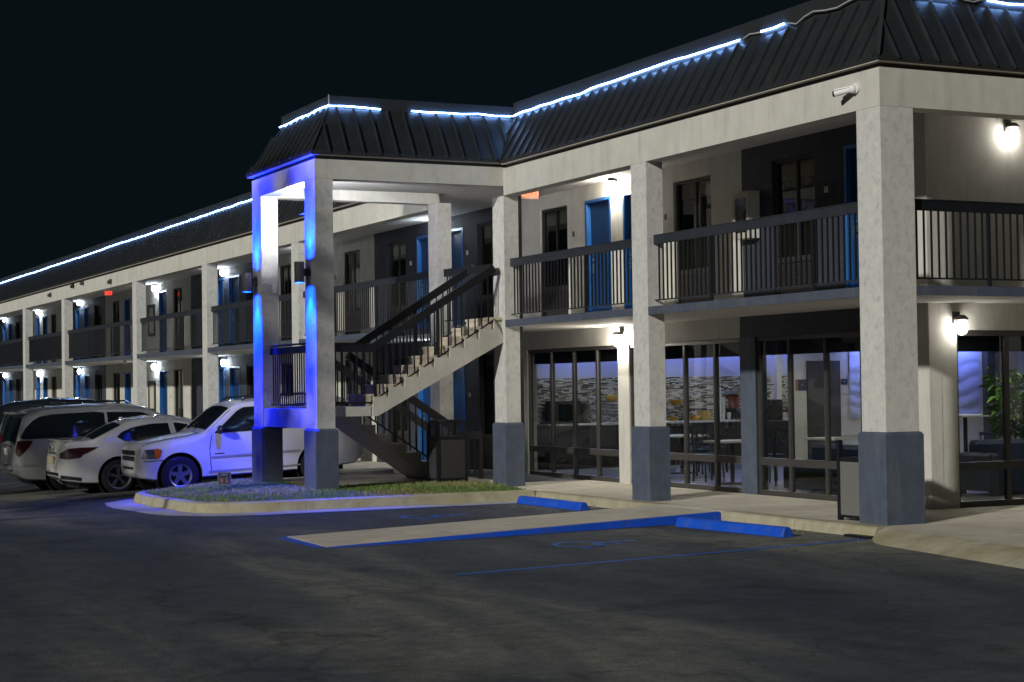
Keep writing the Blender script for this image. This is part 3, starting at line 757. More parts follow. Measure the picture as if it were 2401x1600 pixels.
MB().box(-6.238, -5.822, YW-.012, YW-.0004, 0.0, 2.41).build('pier_cladding', 'base_paint', B)
# end wall (plane x = -1.75)
def wall_y(y0, y1, z0, z1, ops, m):
    ys = sorted({y0, y1}|{o[0] for o in ops}|{o[1] for o in ops}); b = MB()
    for a, c in zip(ys[:-1], ys[1:]):
        mid = (a+c)/2; z = z0
        for o in [o for o in ops if o[0] < mid < o[1]]:
            if o[2] > z+.001: b.box(-1.95, -1.75, a, c, z, o[2])
            z = o[3]
        if z < z1-.001: b.box(-1.95, -1.75, a, c, z, z1)
    return b.build('end_wall', m, B)
wall_y(2.302, 14, ZS1-.01, 5.329, [], 'stucco')
wall_y(2.302, 14, -.01, ZS0-.001, [(2.57, 13.6, -.02, 2.375)], 'stucco')
MB().box(-1.7505, -1.744, 2.101, 2.301, ZS1-.01, 5.329).build('end_wall', 'stucco', B)
MB().box(-1.7505, -1.744, 2.101, 2.301, -.01, ZS0-.001).build('end_wall', 'stucco', B)
# --- doors
def mk_meshes():
    D = {}
    D['handle'] = MB().box(-.03, .03, -.018, 0, -.09, .09).cyl((0,-.018,.0),(0,-.055,.0),.012,n=8).bar((0,-.055,0),(.11,-.055,0),.02,.022).mesh('handle', 'steel')
    D['deadbolt'] = MB().cyl((0,0,0),(0,-.02,0),.028,n=10).mesh('deadbolt', 'steel')
    D['slat'] = MB().box(-.5,.5,-.006,.006,-.010,.004).mesh('slat', 'vent')
    D['louvre'] = MB().obox((0,0,0),(1,0,0),(0,.8,-.6),(0,.6,.8),.2,.022,.003).mesh('louvre', 'blind')
    D['numplate'] = MB().bbox(-.035,.035,-.012,0,-.05,.05,.004).mesh('number_plate', 'black_plastic')
    D['numplate2'] = MB().bbox(-.045,.045,-.02,0,-.045,.045,.006).mesh('number_plate', 'trim')
    return D
DM = mk_meshes()
def door(xa, xb, z0, z1, dark):
    o = MB().box(xa+.055, xb-.055, YW+.085, YW+.13, z0+.012, z1-.05).build('door', 'door_blue', B)
    f = MB(); fm = 'frame_blue'
    f.box(xa, xa+.055, YW-.008, YW+.15, z0, z1); f.box(xb-.055, xb, YW-.008, YW+.15, z0, z1); f.box(xa+.0552, xb-.0552, YW-.008, YW+.15, z1-.05, z1)
    f.box(xa+.0552, xb-.0552, YW+.0, YW+.15, z0, z0+.012)
    f.build('door_frame', fm, o)
    inst(DM['handle'], 'door_handle', (xa+.13, YW+.085, z0+.98), o)
    inst(DM['deadbolt'], 'deadbolt', (xa+.13, YW+.085, z0+1.13), o)
def window(xa, xb, z0, z1, near):
    o = MB(); t = .05
    o.box(xa, xa+t, YW+.05, YW+.16, z0, z1).box(xb-t, xb, YW+.05, YW+.16, z0, z1).box(xa+t, xb-t, YW+.05, YW+.16, z1-t, z1).box(xa+t, xb-t, YW+.05, YW+.16, z0+.66, z0+.74).box(xa+t, xb-t, YW+.05, YW+.16, z0, z0+.04)
    o.box((xa+xb)/2-.022, (xa+xb)/2+.022, YW+.07, YW+.14, z0+.74, z1-t)
    o = o.build('window', 'wframe', B)
    MB().box(xa+t, xb-t, YW+.088, YW+.094, z0+.74, z1-t).build('pane', 'glass_dark', o)
    MB().box(xa+t, xb-t, YW+.135, YW+.15, z1-.30, z1-t-.001).build('valance', 'valance', o)
    c = MB()
    n = 14
    for i in range(n):
        x0 = xa+t+(xb-xa-2*t)*i/n; x1 = xa+t+(xb-xa-2*t)*(i+1)/n; xm = (x0+x1)/2
        c.quad((x0, YW+.165, z0+.74), (xm, YW+.145, z0+.74), (xm, YW+.145, z1-.28), (x0, YW+.165, z1-.28)); c.quad((xm, YW+.145, z0+.74), (x1, YW+.165, z0+.74), (x1, YW+.165, z1-.28), (xm, YW+.145, z1-.28))
    c.build('curtain', 'curtain', o)
    g = MB().box(xa+t, xb-t, YW+.08, YW+.15, z0+.04, z0+.66)
    k = 12 if near else 7
    for i in range(k):
        zz = z0+.10+i*(.52/k); g.box(xa+t+.02, xb-t-.02, YW+.066, YW+.0797, zz, zz+.018)
    g.build('vent_grille', 'vent', o)
    if near:
        wd = (xb-xa-2*t-.12)/2
        for cx in (xa+t+.03+wd/2, xb-t-.03-wd/2):
            for i in range(16):
                l = inst(DM['louvre'], 'louvre', (cx, YW+.118, z0+.80+i*.062), o); l.scale = (wd*.95/.4, 1, 1)
    MB().box(xa-.03, xb+.03, YW-.02, YW-.0005, z0+.0, z0+.04).build('sill', 'trim', o)
for a, b in doors_up: door(a, b, ZS1-.005, ZD, 0)
for a, b in doors_lo: door(a, b, 0.002, 2.42, 0)
for a, b in wins_up: window(a, b, ZS1-.005, ZD, (a in (-13.03,)))
for a, b in wins_lo: window(a, b, 0.002, 2.42, a > -21)
# room number plates and key-card readers beside the doors
for x, z, k in ((-11.66, 4.49, 0), (-11.52, 4.49, 1), (-8.41, 4.50, 0), (-3.93, 4.48, 1), (-3.83, 4.48, 0), (-19.36, 4.49, 1), (-16.33, 4.50, 1), (-24.15, 4.48, 0), (-24.05, 4.48, 1), (-39.7, 4.48, 1), (-46.27, 4.48, 1), (-16.30, 1.55, 1), (-19.4, 1.5, 1), (-39.7, 1.55, 1), (-46.27, 1.55, 1), (-31.85, 1.5, 1)):
    inst(DM['numplate2' if k else 'numplate'], 'number_plate', (x, YW-.0005, z), B)
# --- railings
BAL_S = .0100
def baluster_mesh(h, r=BAL_S): return MB().box(-r, r, -r, r, 0, h).mesh('baluster', 'rail_paint')
bal_walk = baluster_mesh(.90)
far = MB()
def railing_x(x0, x1, y, z0, h_top, individual, posts=()):
    r = MB(); r.box(x0, x1, y-.022, y+.022, h_top-.125, h_top).box(x0, x1, y-.012, y+.012, z0+.085, z0+.105)
    r.box(x0, x1, y-.03, y+.03, h_top-.001, h_top+.012)
    o = r.build('railing', 'cap_paint', B)
    n = int(round((x1-x0)/.1135)); st = (x1-x0)/n
    for i in range(1, n):
        x = x0+i*st
        if any(abs(x-p) < .035 for p in posts): continue
        if individual: inst(bal_walk, 'baluster', (x, y, z0+.09), o)
        else: far.box(x-BAL_S, x+BAL_S, y-BAL_S, y+BAL_S, z0+.10, h_top-.12)
    for p in posts: MB().box(p-.02, p+.02, y-.02, y+.02, z0-.01, h_top-.1252).build('post', 'rail_paint', o)
ZR = 3.885
railing_x(-5.4707+.003, -.459-.003, .13, ZS1, ZR, True, (-3.95, -1.55))
railing_x(-10.2678+.003, -5.4707-.447-.003, .13, ZS1, ZR, True, (-9.1, -7.6))
railing_x(XL+.003, XR-.447-.003-1.12, .13, ZS1, ZR, True, ())
railing_x(-20.95+.003, XL-.447-.003, .13, ZS1, ZR+.02, True, (-18.9, -16.5))
for i in range(len(cols_left)-1):
    a, b = cols_left[i+1], cols_left[i]
    n = 3; xs_ = np.linspace(a[0], b[0]-b[1], n+1)[1:-1]
    railing_x(a[0]+.003, b[0]-b[1]-.003, .13, ZS1, ZR+.03, False, tuple(float(q) for q in xs_))
stuff(far.build('baluster_row', 'rail_paint', B))
def railing_y(y0, y1, x, z0, h_top, posts=()):
    r = MB(); r.box(x-.022, x+.022, y0, y1, h_top-.125, h_top).box(x-.012, x+.012, y0, y1, z0+.085, z0+.105).box(x-.03, x+.03, y0, y1, h_top-.001, h_top+.012)
    o = r.build('railing', 'rail_paint', B)
    n = int(round((y1-y0)/.1135)); st = (y1-y0)/n
    for i in range(1, n):
        y = y0+i*st
        if any(abs(y-p) < .035 for p in posts): continue
        inst(bal_walk, 'baluster', (x, y, z0+.09), o)
    for p in posts: MB().box(x-.02, x+.02, p-.02, p+.02, z0-.01, h_top-.1252).build('post', 'rail_paint', o)
railing_y(.4885+.003, 4.9, -.12, ZS1, ZR, (1.72, 3.3))
column(0, 5.0, .459, .4885, -.01, ZB-.003, 1.10)
# downspout behind the tower column
MB().box(XR-.10, XR-.02, .278, .35, 0.0, ZB+.2).build('downspout', 'rail_paint', B)
# --- storefront glazing of the lobby
SF = None
def storefront_x(xs_, z1=2.41):
    o = MB(); a, b = xs_[0], xs_[-1]; y0, y1 = YW+.03, YW+.11
    o.box(a, b, y0-.006, y1, 2.345, z1-.002).box(a, b, y0-.006, y1, 0.0, .075).box(a, b, y0-.004, y1-.02, .455, .565)
    for x in xs_[1:-1]: o.box(x-.028, x+.028, y0, y1-.005, .0752, .4548).box(x-.028, x+.028, y0, y1-.005, .5652, 2.3448)
    o.box(a, a+.05, y0, y1-.005, .0752, .4548).box(a, a+.05, y0, y1-.005, .5652, 2.3448).box(b-.05, b, y0, y1-.005, .0752, .4548).box(b-.05, b, y0, y1-.005, .5652, 2.3448)
    o = o.build('storefront', 'bronze', B)
    for p, q in zip(xs_[:-1], xs_[1:]):
        MB().box(p+.02, q-.02, y0+.035, y0+.041, .57, 2.34).build('pane', 'glass', o)
        MB().box(p+.02, q-.02, y0+.035, y0+.041, .08, .45).build('pane', 'glass', o)
    MB().box(a+.05, b-.05, y1+.03, y1+.06, 2.13, 2.41).build('roller_shade', 'wframe', o)
storefront_x([-13.66,-12.72,-11.83,-10.94,-10.10]); storefront_x([-9.72,-8.85,-7.96,-7.04,-6.24]); storefront_x([-5.82,-5.0,-4.10,-3.23])
def storefront_y(ys_, z1=2.375):
    o = MB(); a, b = ys_[0], ys_[-1]; x0, x1 = -1.86, -1.79
    o.box(x0, x1+.006, a, b, 2.30, z1-.002).box(x0, x1+.006, a, b, 0, .075).box(x0+.02, x1+.004, a, b, .49, .60)
    for y in ys_[1:-1]: o.box(x0+.005, x1, y-.036, y+.036, .0752, .4898).box(x0+.005, x1, y-.036, y+.036, .6002, 2.2998)
    for y in (a, b-.05): o.box(x0+.005, x1, y, y+.05, .0752, .4898).box(x0+.005, x1, y, y+.05, .6002, 2.2998)
    o = o.build('storefront', 'bronze', B)
    for p, q in zip(ys_[:-1], ys_[1:]):
        MB().box(-1.832, -1.826, p+.02, q-.02, .605, 2.295).build('pane', 'glass', o); MB().box(-1.832, -1.826, p+.02, q-.02, .08, .485).build('pane', 'glass', o)
    MB().box(-1.95, -1.92, a+.05, b-.05, 2.09, 2.375).build('roller_shade', 'wframe', o)
storefront_y([2.57, 3.47, 4.6, 5.7, 6.8, 7.9, 9.0, 10.1, 11.2, 12.4, 13.6])
# --- stair tower stairs (one part with its flights, railings as sub-parts)
ZL = 1.41
ST = MB().box(XL-.40, XR-.12, -3.10, -2.43, ZL-.16, ZL).build('staircase', 'stair_con', B)
MB().box(XL+.003, XR-.503, -3.40, -3.1003, 1.06, 1.385).build('landing_beam', 'stucco', ST)
xu0, xu1 = -11.42, XR-.085
nst = 9; rise, run = (ZS1+.005-ZL)/nst, .278
y0 = -2.43
prof = [(y0-.0, ZL-.16), (y0, ZL)]
pts = []
for i in range(nst):
    pts += [(y0+run*i, ZL+rise*i), (y0+run*i, ZL+rise*(i+1))]
pts.append((y0+run*nst-.02, ZL+rise*nst))
poly = [(y0-.001, ZL-.159)]+pts+[(y0+run*nst-.02, ZL+rise*nst-.36), (y0+.11, ZL-.16)]
# solid stepped stringer
MB().prism(poly, 0, xu0, xu1-.06).build('flight', 'stair_con', ST)
for i in range(nst):      # side stringer teeth face and tread planks
    MB().bbox(xu0+.02, xu1-.02, y0+run*i-.035, y0+run*(i+1)+.0, ZL+rise*(i+1)-.002, ZL+rise*(i+1)+.045, .008).build('tread', 'tread', ST)
    MB().box(xu0+.03, xu1-.03, y0+run*i-.018, y0+run*i-.002, ZL+rise*i+.047, ZL+rise*(i+1)-.003).build('riser', 'tread', ST)
MB().prism([(y0+.02, ZL-.159)]+[(p[0]+.035, p[1]) for p in pts[1:-1]]+[(y0+run*nst-.02, ZL+rise*nst-.36), (y0+.11, ZL-.16)], 0, xu1-.059, xu1).build('stringer', 'stair_con', ST)
# lower flight (behind), descending towards the building
xl0, xl1 = -12.85, -11.62
nl = 8; rl = (ZL-.075)/nl; runl = .284; yl = -2.43
ptl = []
for i in range(nl): ptl += [(yl+runl*i, ZL-rl*i), (yl+runl*i, ZL-rl*(i+1))]
ptl = [(yl, ZL-.002)]
for i in range(nl): ptl += [(yl+runl*(i+.0)+.0, ZL-rl*i-.002)] if False else []
prof = [(yl-.0, ZL-.17)]
st_pts = []
for i in range(1, nl):
    st_pts += [(yl+runl*(i-1), ZL-rl*i), (yl+runl*i, ZL-rl*i)]
st_pts += [(yl+runl*(nl-1), .077)]
poly = [(yl, ZL-.19), (yl, ZL-rl)] + st_pts[1:] + [(yl+runl*(nl-1)-.33, .077)]
MB().prism(poly, 0, xl0, xl1).build('flight', 'stair_con', ST)
# stair railings: sloped cap, bottom bar, balusters, posts
def stair_rail(x, pa_, pb_, drop, nb, posts, flat=None, name='stair_railing'):
    (ya, za), (yb, zb) = pa_, pb_
    r = MB(); r.bar((x, ya, za-.065), (x, yb, zb-.065), .05, .13); r.bar((x, ya, za-drop+.03), (x, yb, zb-drop+.03), .022, .025)
    if flat:
        fy, fz = flat; r.box(x-.025, x+.025, min(fy, ya), max(fy, ya), za-.13, za).box(x-.011, x+.011, min(fy, ya), max(fy, ya), ZL+.05, ZL+.075)
    o = r.build(name, 'rail_paint', ST)
    hb = drop-.10; me = baluster_mesh(hb)
    for i in range(1, nb):
        t = i/nb; inst(me, 'baluster', (x, ya+(yb-ya)*t, za+(zb-za)*t-drop+.03), o)
    if flat:
        n2 = int(abs(flat[0]-ya)/.115); m2 = baluster_mesh(za-.1-ZL-.06)
        for i in range(1, n2): inst(m2, 'baluster', (x, ya+(flat[0]-ya)*i/n2, ZL+.06), o)
    for py in posts:
        t = (py-ya)/(yb-ya); t = min(max(t, 0), 1); zt = za+(zb-za)*t
        MB().box(x-.024, x+.024, py-.024, py+.024, zt-drop-.10, zt-.1).build('post', 'rail_paint', o)
stair_rail(xu1-.03, (-2.40, 2.44), (-.14, 3.80), .97, 18, (-2.36, -1.21), flat=(-3.08, 0))
stair_rail(xu0+.03, (-2.30, 2.49), (-.16, 3.82), .97, 17, (-1.2,), flat=(-3.05, 0))
MB().box(xu0+.03, xu1-.05, -.20, -.15, 3.70, 3.815).build('top_rail', 'rail_paint', ST)
stair_rail(xl1-.03, (-2.36, 2.36), (-.34, 1.03), .93, 16, (-1.5, -.36))
stair_rail(xl0+.03, (-2.36, 2.36), (-.34, 1.03), .93, 16, (-.36,))
lr = MB().box(-11.72, -11.67, -.30, .20, .78, .92).build('stair_railing', 'rail_paint', ST); MB().box(-11.71, -11.68, -.3, .1297, .13, .16).build('bottom_rail', 'rail_paint', lr)
for y in (-.06, .05): MB().box(-11.706, -11.684, y-.011, y+.011, .16, .78).build('baluster', 'rail_paint', lr)
MB().box(-11.73, -11.66, .13, .20, .07, .7797).build('post', 'rail_paint', lr)
# front landing railing
fr = MB().box(XL+.003, XR-.503, -3.275, -3.225, 2.32, 2.44).box(XL+.003, XR-.503, -3.262, -3.238, 1.43, 1.45).tube([(XL+.01, -3.25, 2.475), (XR-.51, -3.25, 2.475)], .018, 8).build('landing_railing', 'cap_paint', ST)
mb_ = baluster_mesh(.88)
nb = 20
for i in range(1, nb): inst(mb_, 'baluster', (XL+(XR-.5-XL)*i/nb, -3.25, 1.44), fr)
# --- lobby interior shell
LB = MB().box(-15.4, -1.96, 2.31, 16, -.06, -.004).build('interior_floor', 'lobby_floor', B)
MB().box(-15.5, -1.96, 2.31, 16, 2.64, 2.70).build('interior_ceiling', 'lobby_ceiling', B)
MB().box(-15.55, -15.4, 2.31, 16, -.06, 2.64).build('interior_wall', 'lobby_wall', B)
MB().box(-15.4, -1.96, 16, 16.1, -.06, 2.64).build('interior_wall', 'lobby_wall', B)
MB().box(-15.399, -15.392, 3.2, 9.03, 1.875, 2.638).build('upper_wall_panel', 'lobby_bluewall', B)
MB().box(-15.399, -15.392, 9.16, 9.55, 1.875, 2.638).build('upper_wall_panel', 'lobby_bluewall', B)
# mosaic tiles
def mosaic():
    V = []; Fc = []; C = []; rnd = random.Random(5)
    pal = [(.58,.55,.47),(.50,.49,.45),(.60,.58,.52),(.045,.040,.038),(.08,.07,.06),(.30,.24,.17),(.22,.22,.22),(.62,.62,.60)]
    z = .93; h = .026
    while z < 1.875-h:
        y = 3.2-rnd.random()*.2
        while y < 9.55:
            L = rnd.uniform(.06, .19); a, b = max(y, 3.2)+.002, min(y+L, 9.55)-.002; y += L
            if b-a < .02 or (a < 9.16 and b > 9.03): continue
            x = -15.385+rnd.uniform(-.004, .004); k = len(V)
            V += [(-15.399,a,z+.0015),(-15.399,b,z+.0015),(-15.399,b,z+h-.0015),(-15.399,a,z+h-.0015),(x,a,z+.0015),(x,b,z+.0015),(x,b,z+h-.0015),(x,a,z+h-.0015)]
            Fc += [(k+4,k+5,k+6,k+7),(k,k+1,k+5,k+4),(k+1,k+2,k+6,k+5),(k+2,k+3,k+7,k+6),(k+3,k,k+4,k+7)]
            c = pal[min(7, int(rnd.random()*8))]; s = rnd.uniform(.8, 1.15); C += [(c[0]*s, c[1]*s, c[2]*s, 1)]*8
        z += h
    me = bpy.data.meshes.new('mosaic_tiles'); me.from_pydata(V, [], Fc)
    ca = me.color_attributes.new('Col', 'FLOAT_COLOR', 'POINT'); ca.data.foreach_set('color', np.array(C, dtype=np.float32).ravel()); me.materials.append(M['tile_glass'])
    o = inst(me, 'mosaic_tiles', (0, 0, 0), B); stuff(o)
    bm = bmesh.new(); bm.from_mesh(me); bmesh.ops.recalc_face_normals(bm, faces=bm.faces); bm.to_mesh(me); bm.free()
mosaic()
MB().box(-15.45, -15.28, 9.03, 9.16, 0, 2.638).build('interior_pier', 'lobby_wall', B)
MB().box(-15.398, -15.34, 9.90, 10.78, 0, 2.19).build('interior_door', 'door_grey', B)
# wavy wall panel
m = MB(); ny_, nz_ = 90, 46
for j in range(nz_+1):
    for i in range(ny_+1):
        y = 11.05+3.72*i/ny_; z = .90+1.70*j/nz_
        m.v.append((-15.375+.024*abs(math.sin(z*11+1.3*math.sin(y*2.6+z*2.0))), y, z))
for j in range(nz_):
    for i in range(ny_): a = j*(ny_+1)+i; m.f.append((a, a+1, a+ny_+2, a+ny_+1))
m.build('wave_panel', 'lobby_bluewall', B, smooth=True, fixn=False)
MB().box(-15.38, -15.2, 14.89, 15.12, 0, 2.638).build('interior_pier', 'door_grey', B)
# ================================================================ lamps and fixtures
def wall_lamp_y(x, z, y, mt, label, group='wall lamps along the walkways'):
    """jelly-jar lamp on a wall facing -Y"""
    t = empty('wall_lamp', (x, y, z))
    MB().bbox(x-.06, x+.06, y-.028, y-.0005, z+.06, z+.22, .008).build('backplate', 'bronze', t)
    MB().lathe([(.0, .165), (.045, .16), (.085, .125), (.085, .11), (.0, .11)], (x, y-.11, z), 14).box(x-.02, x+.02, y-.11, y-.028, z+.125, z+.15).build('hood', 'bronze', t)
    MB().ball((x, y-.11, z+.01), .072, .072, .098, 12, 8).build('globe', mt, t, smooth=True)
    tag(t, label, 'wall lamp', group); return t
def wall_lamp_x(x, y, z, mt, label):
    t = empty('wall_lamp', (x, y, z))
    MB().bbox(x+.0005, x+.03, y-.06, y+.06, z+.06, z+.22, .008).build('backplate', 'bronze', t)
    MB().lathe([(.0, .175), (.05, .17), (.09, .125), (.09, .11), (.0, .11)], (x+.12, y, z), 14).box(x+.03, x+.12, y-.02, y+.02, z+.125, z+.15).build('hood', 'bronze', t)
    MB().ball((x+.12, y, z+.005), .082, .082, .10, 12, 8).build('globe', mt, t, smooth=True)
    tag(t, label, 'wall lamp', 'wall lamps along the walkways'); return t
wall_lamp_y(-10.05, 5.16, YW, 'lamp_warm', 'bright wall lamp beside the upper blue door under the EXIT sign bay')
wall_lamp_y(-9.92, 2.47, YW, 'lamp_warm', 'bright wall lamp on the pale pier between the lobby windows')
wall_lamp_y(-17.80, 5.14, YW, 'lamp_cool', 'upper wall lamp behind the stair tower column between two blue doors', 'wall lamps along the walkways')
wall_lamp_y(-17.80, 2.48, YW, 'lamp_cool', 'lower wall lamp behind the stair flight between two blue doors', 'wall lamps along the walkways')
wall_lamp_y(-25.7, 5.14, YW, 'lamp_cool', 'upper wall lamp hidden behind the blue lit tower column')
wall_lamp_y(-25.7, 2.48, YW, 'lamp_cool', 'lower wall lamp hidden behind the blue lit tower columns above the car roof')
wall_lamp_y(-33.42, 5.18, YW, 'lamp_cool', 'upper cool white wall lamp just left of the blue lit tower')
wall_lamp_y(-33.42, 2.52, YW, 'lamp_cool', 'lower cool white wall lamp above the white sport utility roof')
wall_lamp_y(-41.42, 2.54, YW, 'lamp_cool', 'lower wall lamp on the pale wall left of a single blue door')
wall_lamp_y(-41.30, 5.16, YW, 'lamp_cool', 'upper wall lamp tucked at the passage above the single blue door')
wall_lamp_y(-52.85, 5.25, YW, 'lamp_cool', 'upper wall lamp on the dark wall left of the red exit sign')
wall_lamp_y(-52.85, 2.55, YW, 'lamp_cool', 'lower wall lamp on the dark wall above the silver minivan')
wall_lamp_y(-60.98, 5.25, YW, 'lamp_cool', 'upper wall lamp second from the left edge on the pale wall')
wall_lamp_y(-60.98, 2.57, YW, 'lamp_cool', 'lower wall lamp second from the left edge on the pale wall')
wall_lamp_y(-69.2, 5.25, YW, 'lamp_cool', 'upper wall lamp nearest the left edge of the picture')
wall_lamp_y(-69.2, 2.58, YW, 'lamp_cool', 'lower wall lamp nearest the left edge of the picture')
wall_lamp_x(-1.75, 3.52, 5.02, 'lamp_end', 'upper wall lamp on the end wall right of the corner column')
wall_lamp_x(-1.75, 2.56, 2.40, 'lamp_end', 'lower wall lamp at the lobby window corner right of the corner column')
# blue up-and-down sconces on the tower columns
def sconce(xc, label):
    y = YT-.19; z = 3.62
    t = empty('column_sconce', (xc, YT, z))
    c = MB(); n = 20; r = .082; L = .17; ri = .076
    c.lathe([(ri, -L), (r, -L), (r, L), (ri, L), (ri, -L)], (xc, y, z), n)
    c.v = c.v; c.build('shade', 'mesh_panel', t, smooth=40)
    MB().box(xc-.035, xc+.035, YT-.11, YT-.0005, z-.06, z+.06).build('bracket', 'black_plastic', t)
    for s in (1, -1):
        MB().lathe([(0, s*(L-.04)), (.066, s*(L-.04)), (.066, s*(L-.05)), (0, s*(L-.05))], (xc, y, z), 16).build('led_disc', 'led_blue', t)
    for s, pw in ((-1, 3900), (1, 2600)):
        li = bpy.data.lights.new('sconce_beam', 'SPOT'); lo = bpy.data.objects.new('sconce_beam', li); COL.objects.link(lo); lo.parent = t
        lo.location = (0, y-YT, s*(L-.02)); lo.rotation_euler = (0 if s < 0 else math.pi, 0, 0)
        li.energy = pw; li.color = (0.0, 0.012, 1.0); li.spot_size = math.radians(78 if s < 0 else 92); li.spot_blend = 1.0; li.shadow_soft_size = .05
    tag(t, label, 'wall lamp', 'blue sconces on the stair tower')
sconce(XL-.25, 'cylinder sconce casting blue light on the left front tower column')
sconce(XR-.25, 'cylinder sconce casting blue light on the right front tower column')
# small white flood lamp on the inner face of the right tower column, lighting the stair
zf_ = 4.62; xf_ = XR-.50
t = empty('stair_flood_lamp', (xf_, YT+.16, zf_))
MB().bbox(xf_-.05, xf_-.0005, YT+.06, YT+.25, zf_, zf_+.16, .008).build('housing', 'white_plastic', t)
MB().box(xf_-.062, xf_-.0503, YT+.085, YT+.225, zf_+.03, zf_+.14).build('lens', 'flood_white', t)
h = MB().box(xf_-.32, xf_-.0503, YT+.02, YT+.30, zf_-.0, zf_+.008)
h.build('hood', 'white_plastic', t)
tag(t, 'white flood lamp on the inner side of the right tower column', 'flood lamp')
# small camera bracket on the left tower column
t = empty('column_camera', (XL, YT+.16, 3.5))
MB().bbox(XL+.0005, XL+.05, YT+.19, YT+.27, 3.42, 3.60, .006).build('junction_box', 'white_plastic', t)
MB().tube([(XL+.03, YT+.20, 3.56), (XL+.06, YT+.08, 3.60), (XL+.05, YT-.02, 3.59)], .009, 6).build('cable', 'white_plastic', t)
tag(t, 'small white junction box with cable on the left tower column', 'junction box')
# rope lights along the top of the slopes
def rope(pts, label, on=True, r=.0105):
    q = []
    rnd = random.Random(len(label)*7+int(abs(pts[0][0])*10))
    P0 = [Vector(p) for p in pts]
    for a, b in zip(P0[:-1], P0[1:]):
        n = max(2, int((b-a).length/.28))
        for i in range(n): q.append(a.lerp(b, i/n)+Vector((0, 0, rnd.uniform(-.014, .014))))
    q.append(P0[-1])
    o = MB().tube(q, r if on else .012, 6).build('rope_light', 'rope_led' if on else 'rope_off', smooth=True)
    tag(o, label, 'rope light', 'rope lights along the roof'); return o
yr = .40; zr = 6.435
rope([(XR-.36, yr-.02, zr-.01), (-9.6, yr, zr+.01), (-8.5, yr, zr-.005), (-7.2, yr, zr+.02), (-5.6, yr, zr+.02), (-4.6, yr, zr+.03), (-3.55, yr, zr+.01)], 'long glowing rope light along the roof right of the tower')
rope([(-3.03, yr, zr+.03), (-2.48, yr, zr+.035)], 'short glowing rope light near the right roof corner')
rope([(-3.55, yr+.003, zr+.0), (-3.3, yr, zr+.03), (-3.03, yr, zr+.02)], 'dark gap of rope light between two glowing lengths on the right', on=False)
rope([(-2.48, yr, zr+.03), (-2.2, yr-.01, zr-.02), (-1.8, yr-.03, zr+.05), (-1.3, yr-.02, zr-.01), (-.9, yr-.02, zr+.06), (-.45, yr-.01, zr-.03)], 'unlit sagging rope light close to the right roof corner', on=False)
rope([(-.398, 1.02, zr+.05), (-.398, 1.55, zr+.04)], 'glowing rope light length right of the roof corner')
rope([(-.398, 2.02, zr+.04), (-.398, 3.4, zr+.035)], 'glowing rope light length at the right picture edge')
rope([(-.398, .5, zr+.03), (-.398, .8, zr-.02), (-.398, 1.02, zr+.05)], 'unlit rope light tail right of the roof corner', on=False)
rope([(-.398, 1.55, zr+.045), (-.398, 1.8, zr+.02), (-.398, 2.02, zr+.045)], 'unlit rope light gap at the right picture edge', on=False)
xt = XR-.40; yt = YT+.40; zt = 6.40
rope([(XL-.10, yt, zt), (xt, yt, zt+.01)], 'glowing rope light across the front of the tower roof')
rope([(xt, yt, zt+.01), (xt, yt+.93, zt+.0)], 'short glowing rope light on the right slope of the tower by its hip')
rope([(xt, yt+1.5, zt+.005), (xt, .36, zt+.02)], 'glowing rope light on the right slope of the tower by the valley')
rope([(-80, yr, zr+.06), (-60, yr, zr+.07), (-52, yr, zr+.05), (-44, yr, zr+.05), (-40, yr, zr+.07), (-36, yr, zr+.05), (-28, yr, zr+.06), (XL-.12, yr, zr+.05)], 'long glowing rope light along the left wing roof')
# exit signs
def exit_sign(x, y, z, label, red):
    t = empty('exit_sign', (x, y, z)); sc = .72 if red else 1
    MB().bbox(x-.03, x+.03, y-.17*sc, y+.17*sc, z-.10*sc, z+.10*sc, .008).build('housing', 'exit_red' if red else 'exit_body', t)
    MB().box(x-.012, x+.012, y-.012, y+.012, z+.10*sc, 5.33).build('stem', 'white_plastic', t)
    me = text_mesh('EXIT', .19*sc, .004, 'exit_red' if red else 'exit_letters')
    o = inst(me, 'letters', (x+.034, y, z+.005), t, rot=(math.pi/2, 0, math.pi/2))
    tag(t, label, 'exit sign')
exit_sign(-11.2, .97, 5.15, 'orange glowing EXIT sign hanging from the upper walkway ceiling', False)
exit_sign(-43.6, 1.0, 5.13, 'small red exit sign far along the left upper walkway', True)
# bullet camera by the roof corner
t = empty('security_camera', (-.43, 0, 5.23))
MB().cyl((-.43, -.001, 5.25), (-.43, -.035, 5.25), .065, n=18).build('base', 'white_plastic', t)
MB().ball((-.44, -.06, 5.24), .05, .05, .055).build('joint', 'white_plastic', t, smooth=True)
MB().cyl((-.45, -.07, 5.235), (-.62, -.19, 5.20), .036, n=14).build('barrel', 'white_plastic', t)
MB().cyl((-.621, -.191, 5.20), (-.64, -.205, 5.196), .034, n=14).build('lens_ring', 'black_plastic', t)
MB().obox((-.53, -.12, 5.255), (.81, .57, .12), (.57, -.81, 0), (0, 0, 1), .11, .042, .006).build('sunshield', 'white_plastic', t)
tag(t, 'white bullet camera on the beam left of the corner column', 'camera')
t = empty('security_camera', (-1.1, 1.30, 2.70))
MB().cyl((-.9, 1.1, ZS0-.0005), (-.9, 1.1, ZS0-.05), .06, n=16).build('base', 'white_plastic', t)
MB().ball((-.9, 1.1, ZS0-.055), .05, .05, .05).build('dome', 'black_plastic', t, smooth=True)
tag(t, 'dome camera under the walkway slab right of the corner column', 'camera')
t = empty('security_camera', (-38.4, .3, 2.7))
MB().cyl((-38.4, .3, ZS0-.0005), (-38.4, .3, ZS0-.06), .05, n=12).ball((-38.4, .3, ZS0-.09), .05).build('dome', 'white_plastic', t, smooth=40)
tag(t, 'small dome camera under the walkway slab above the minivan', 'camera')
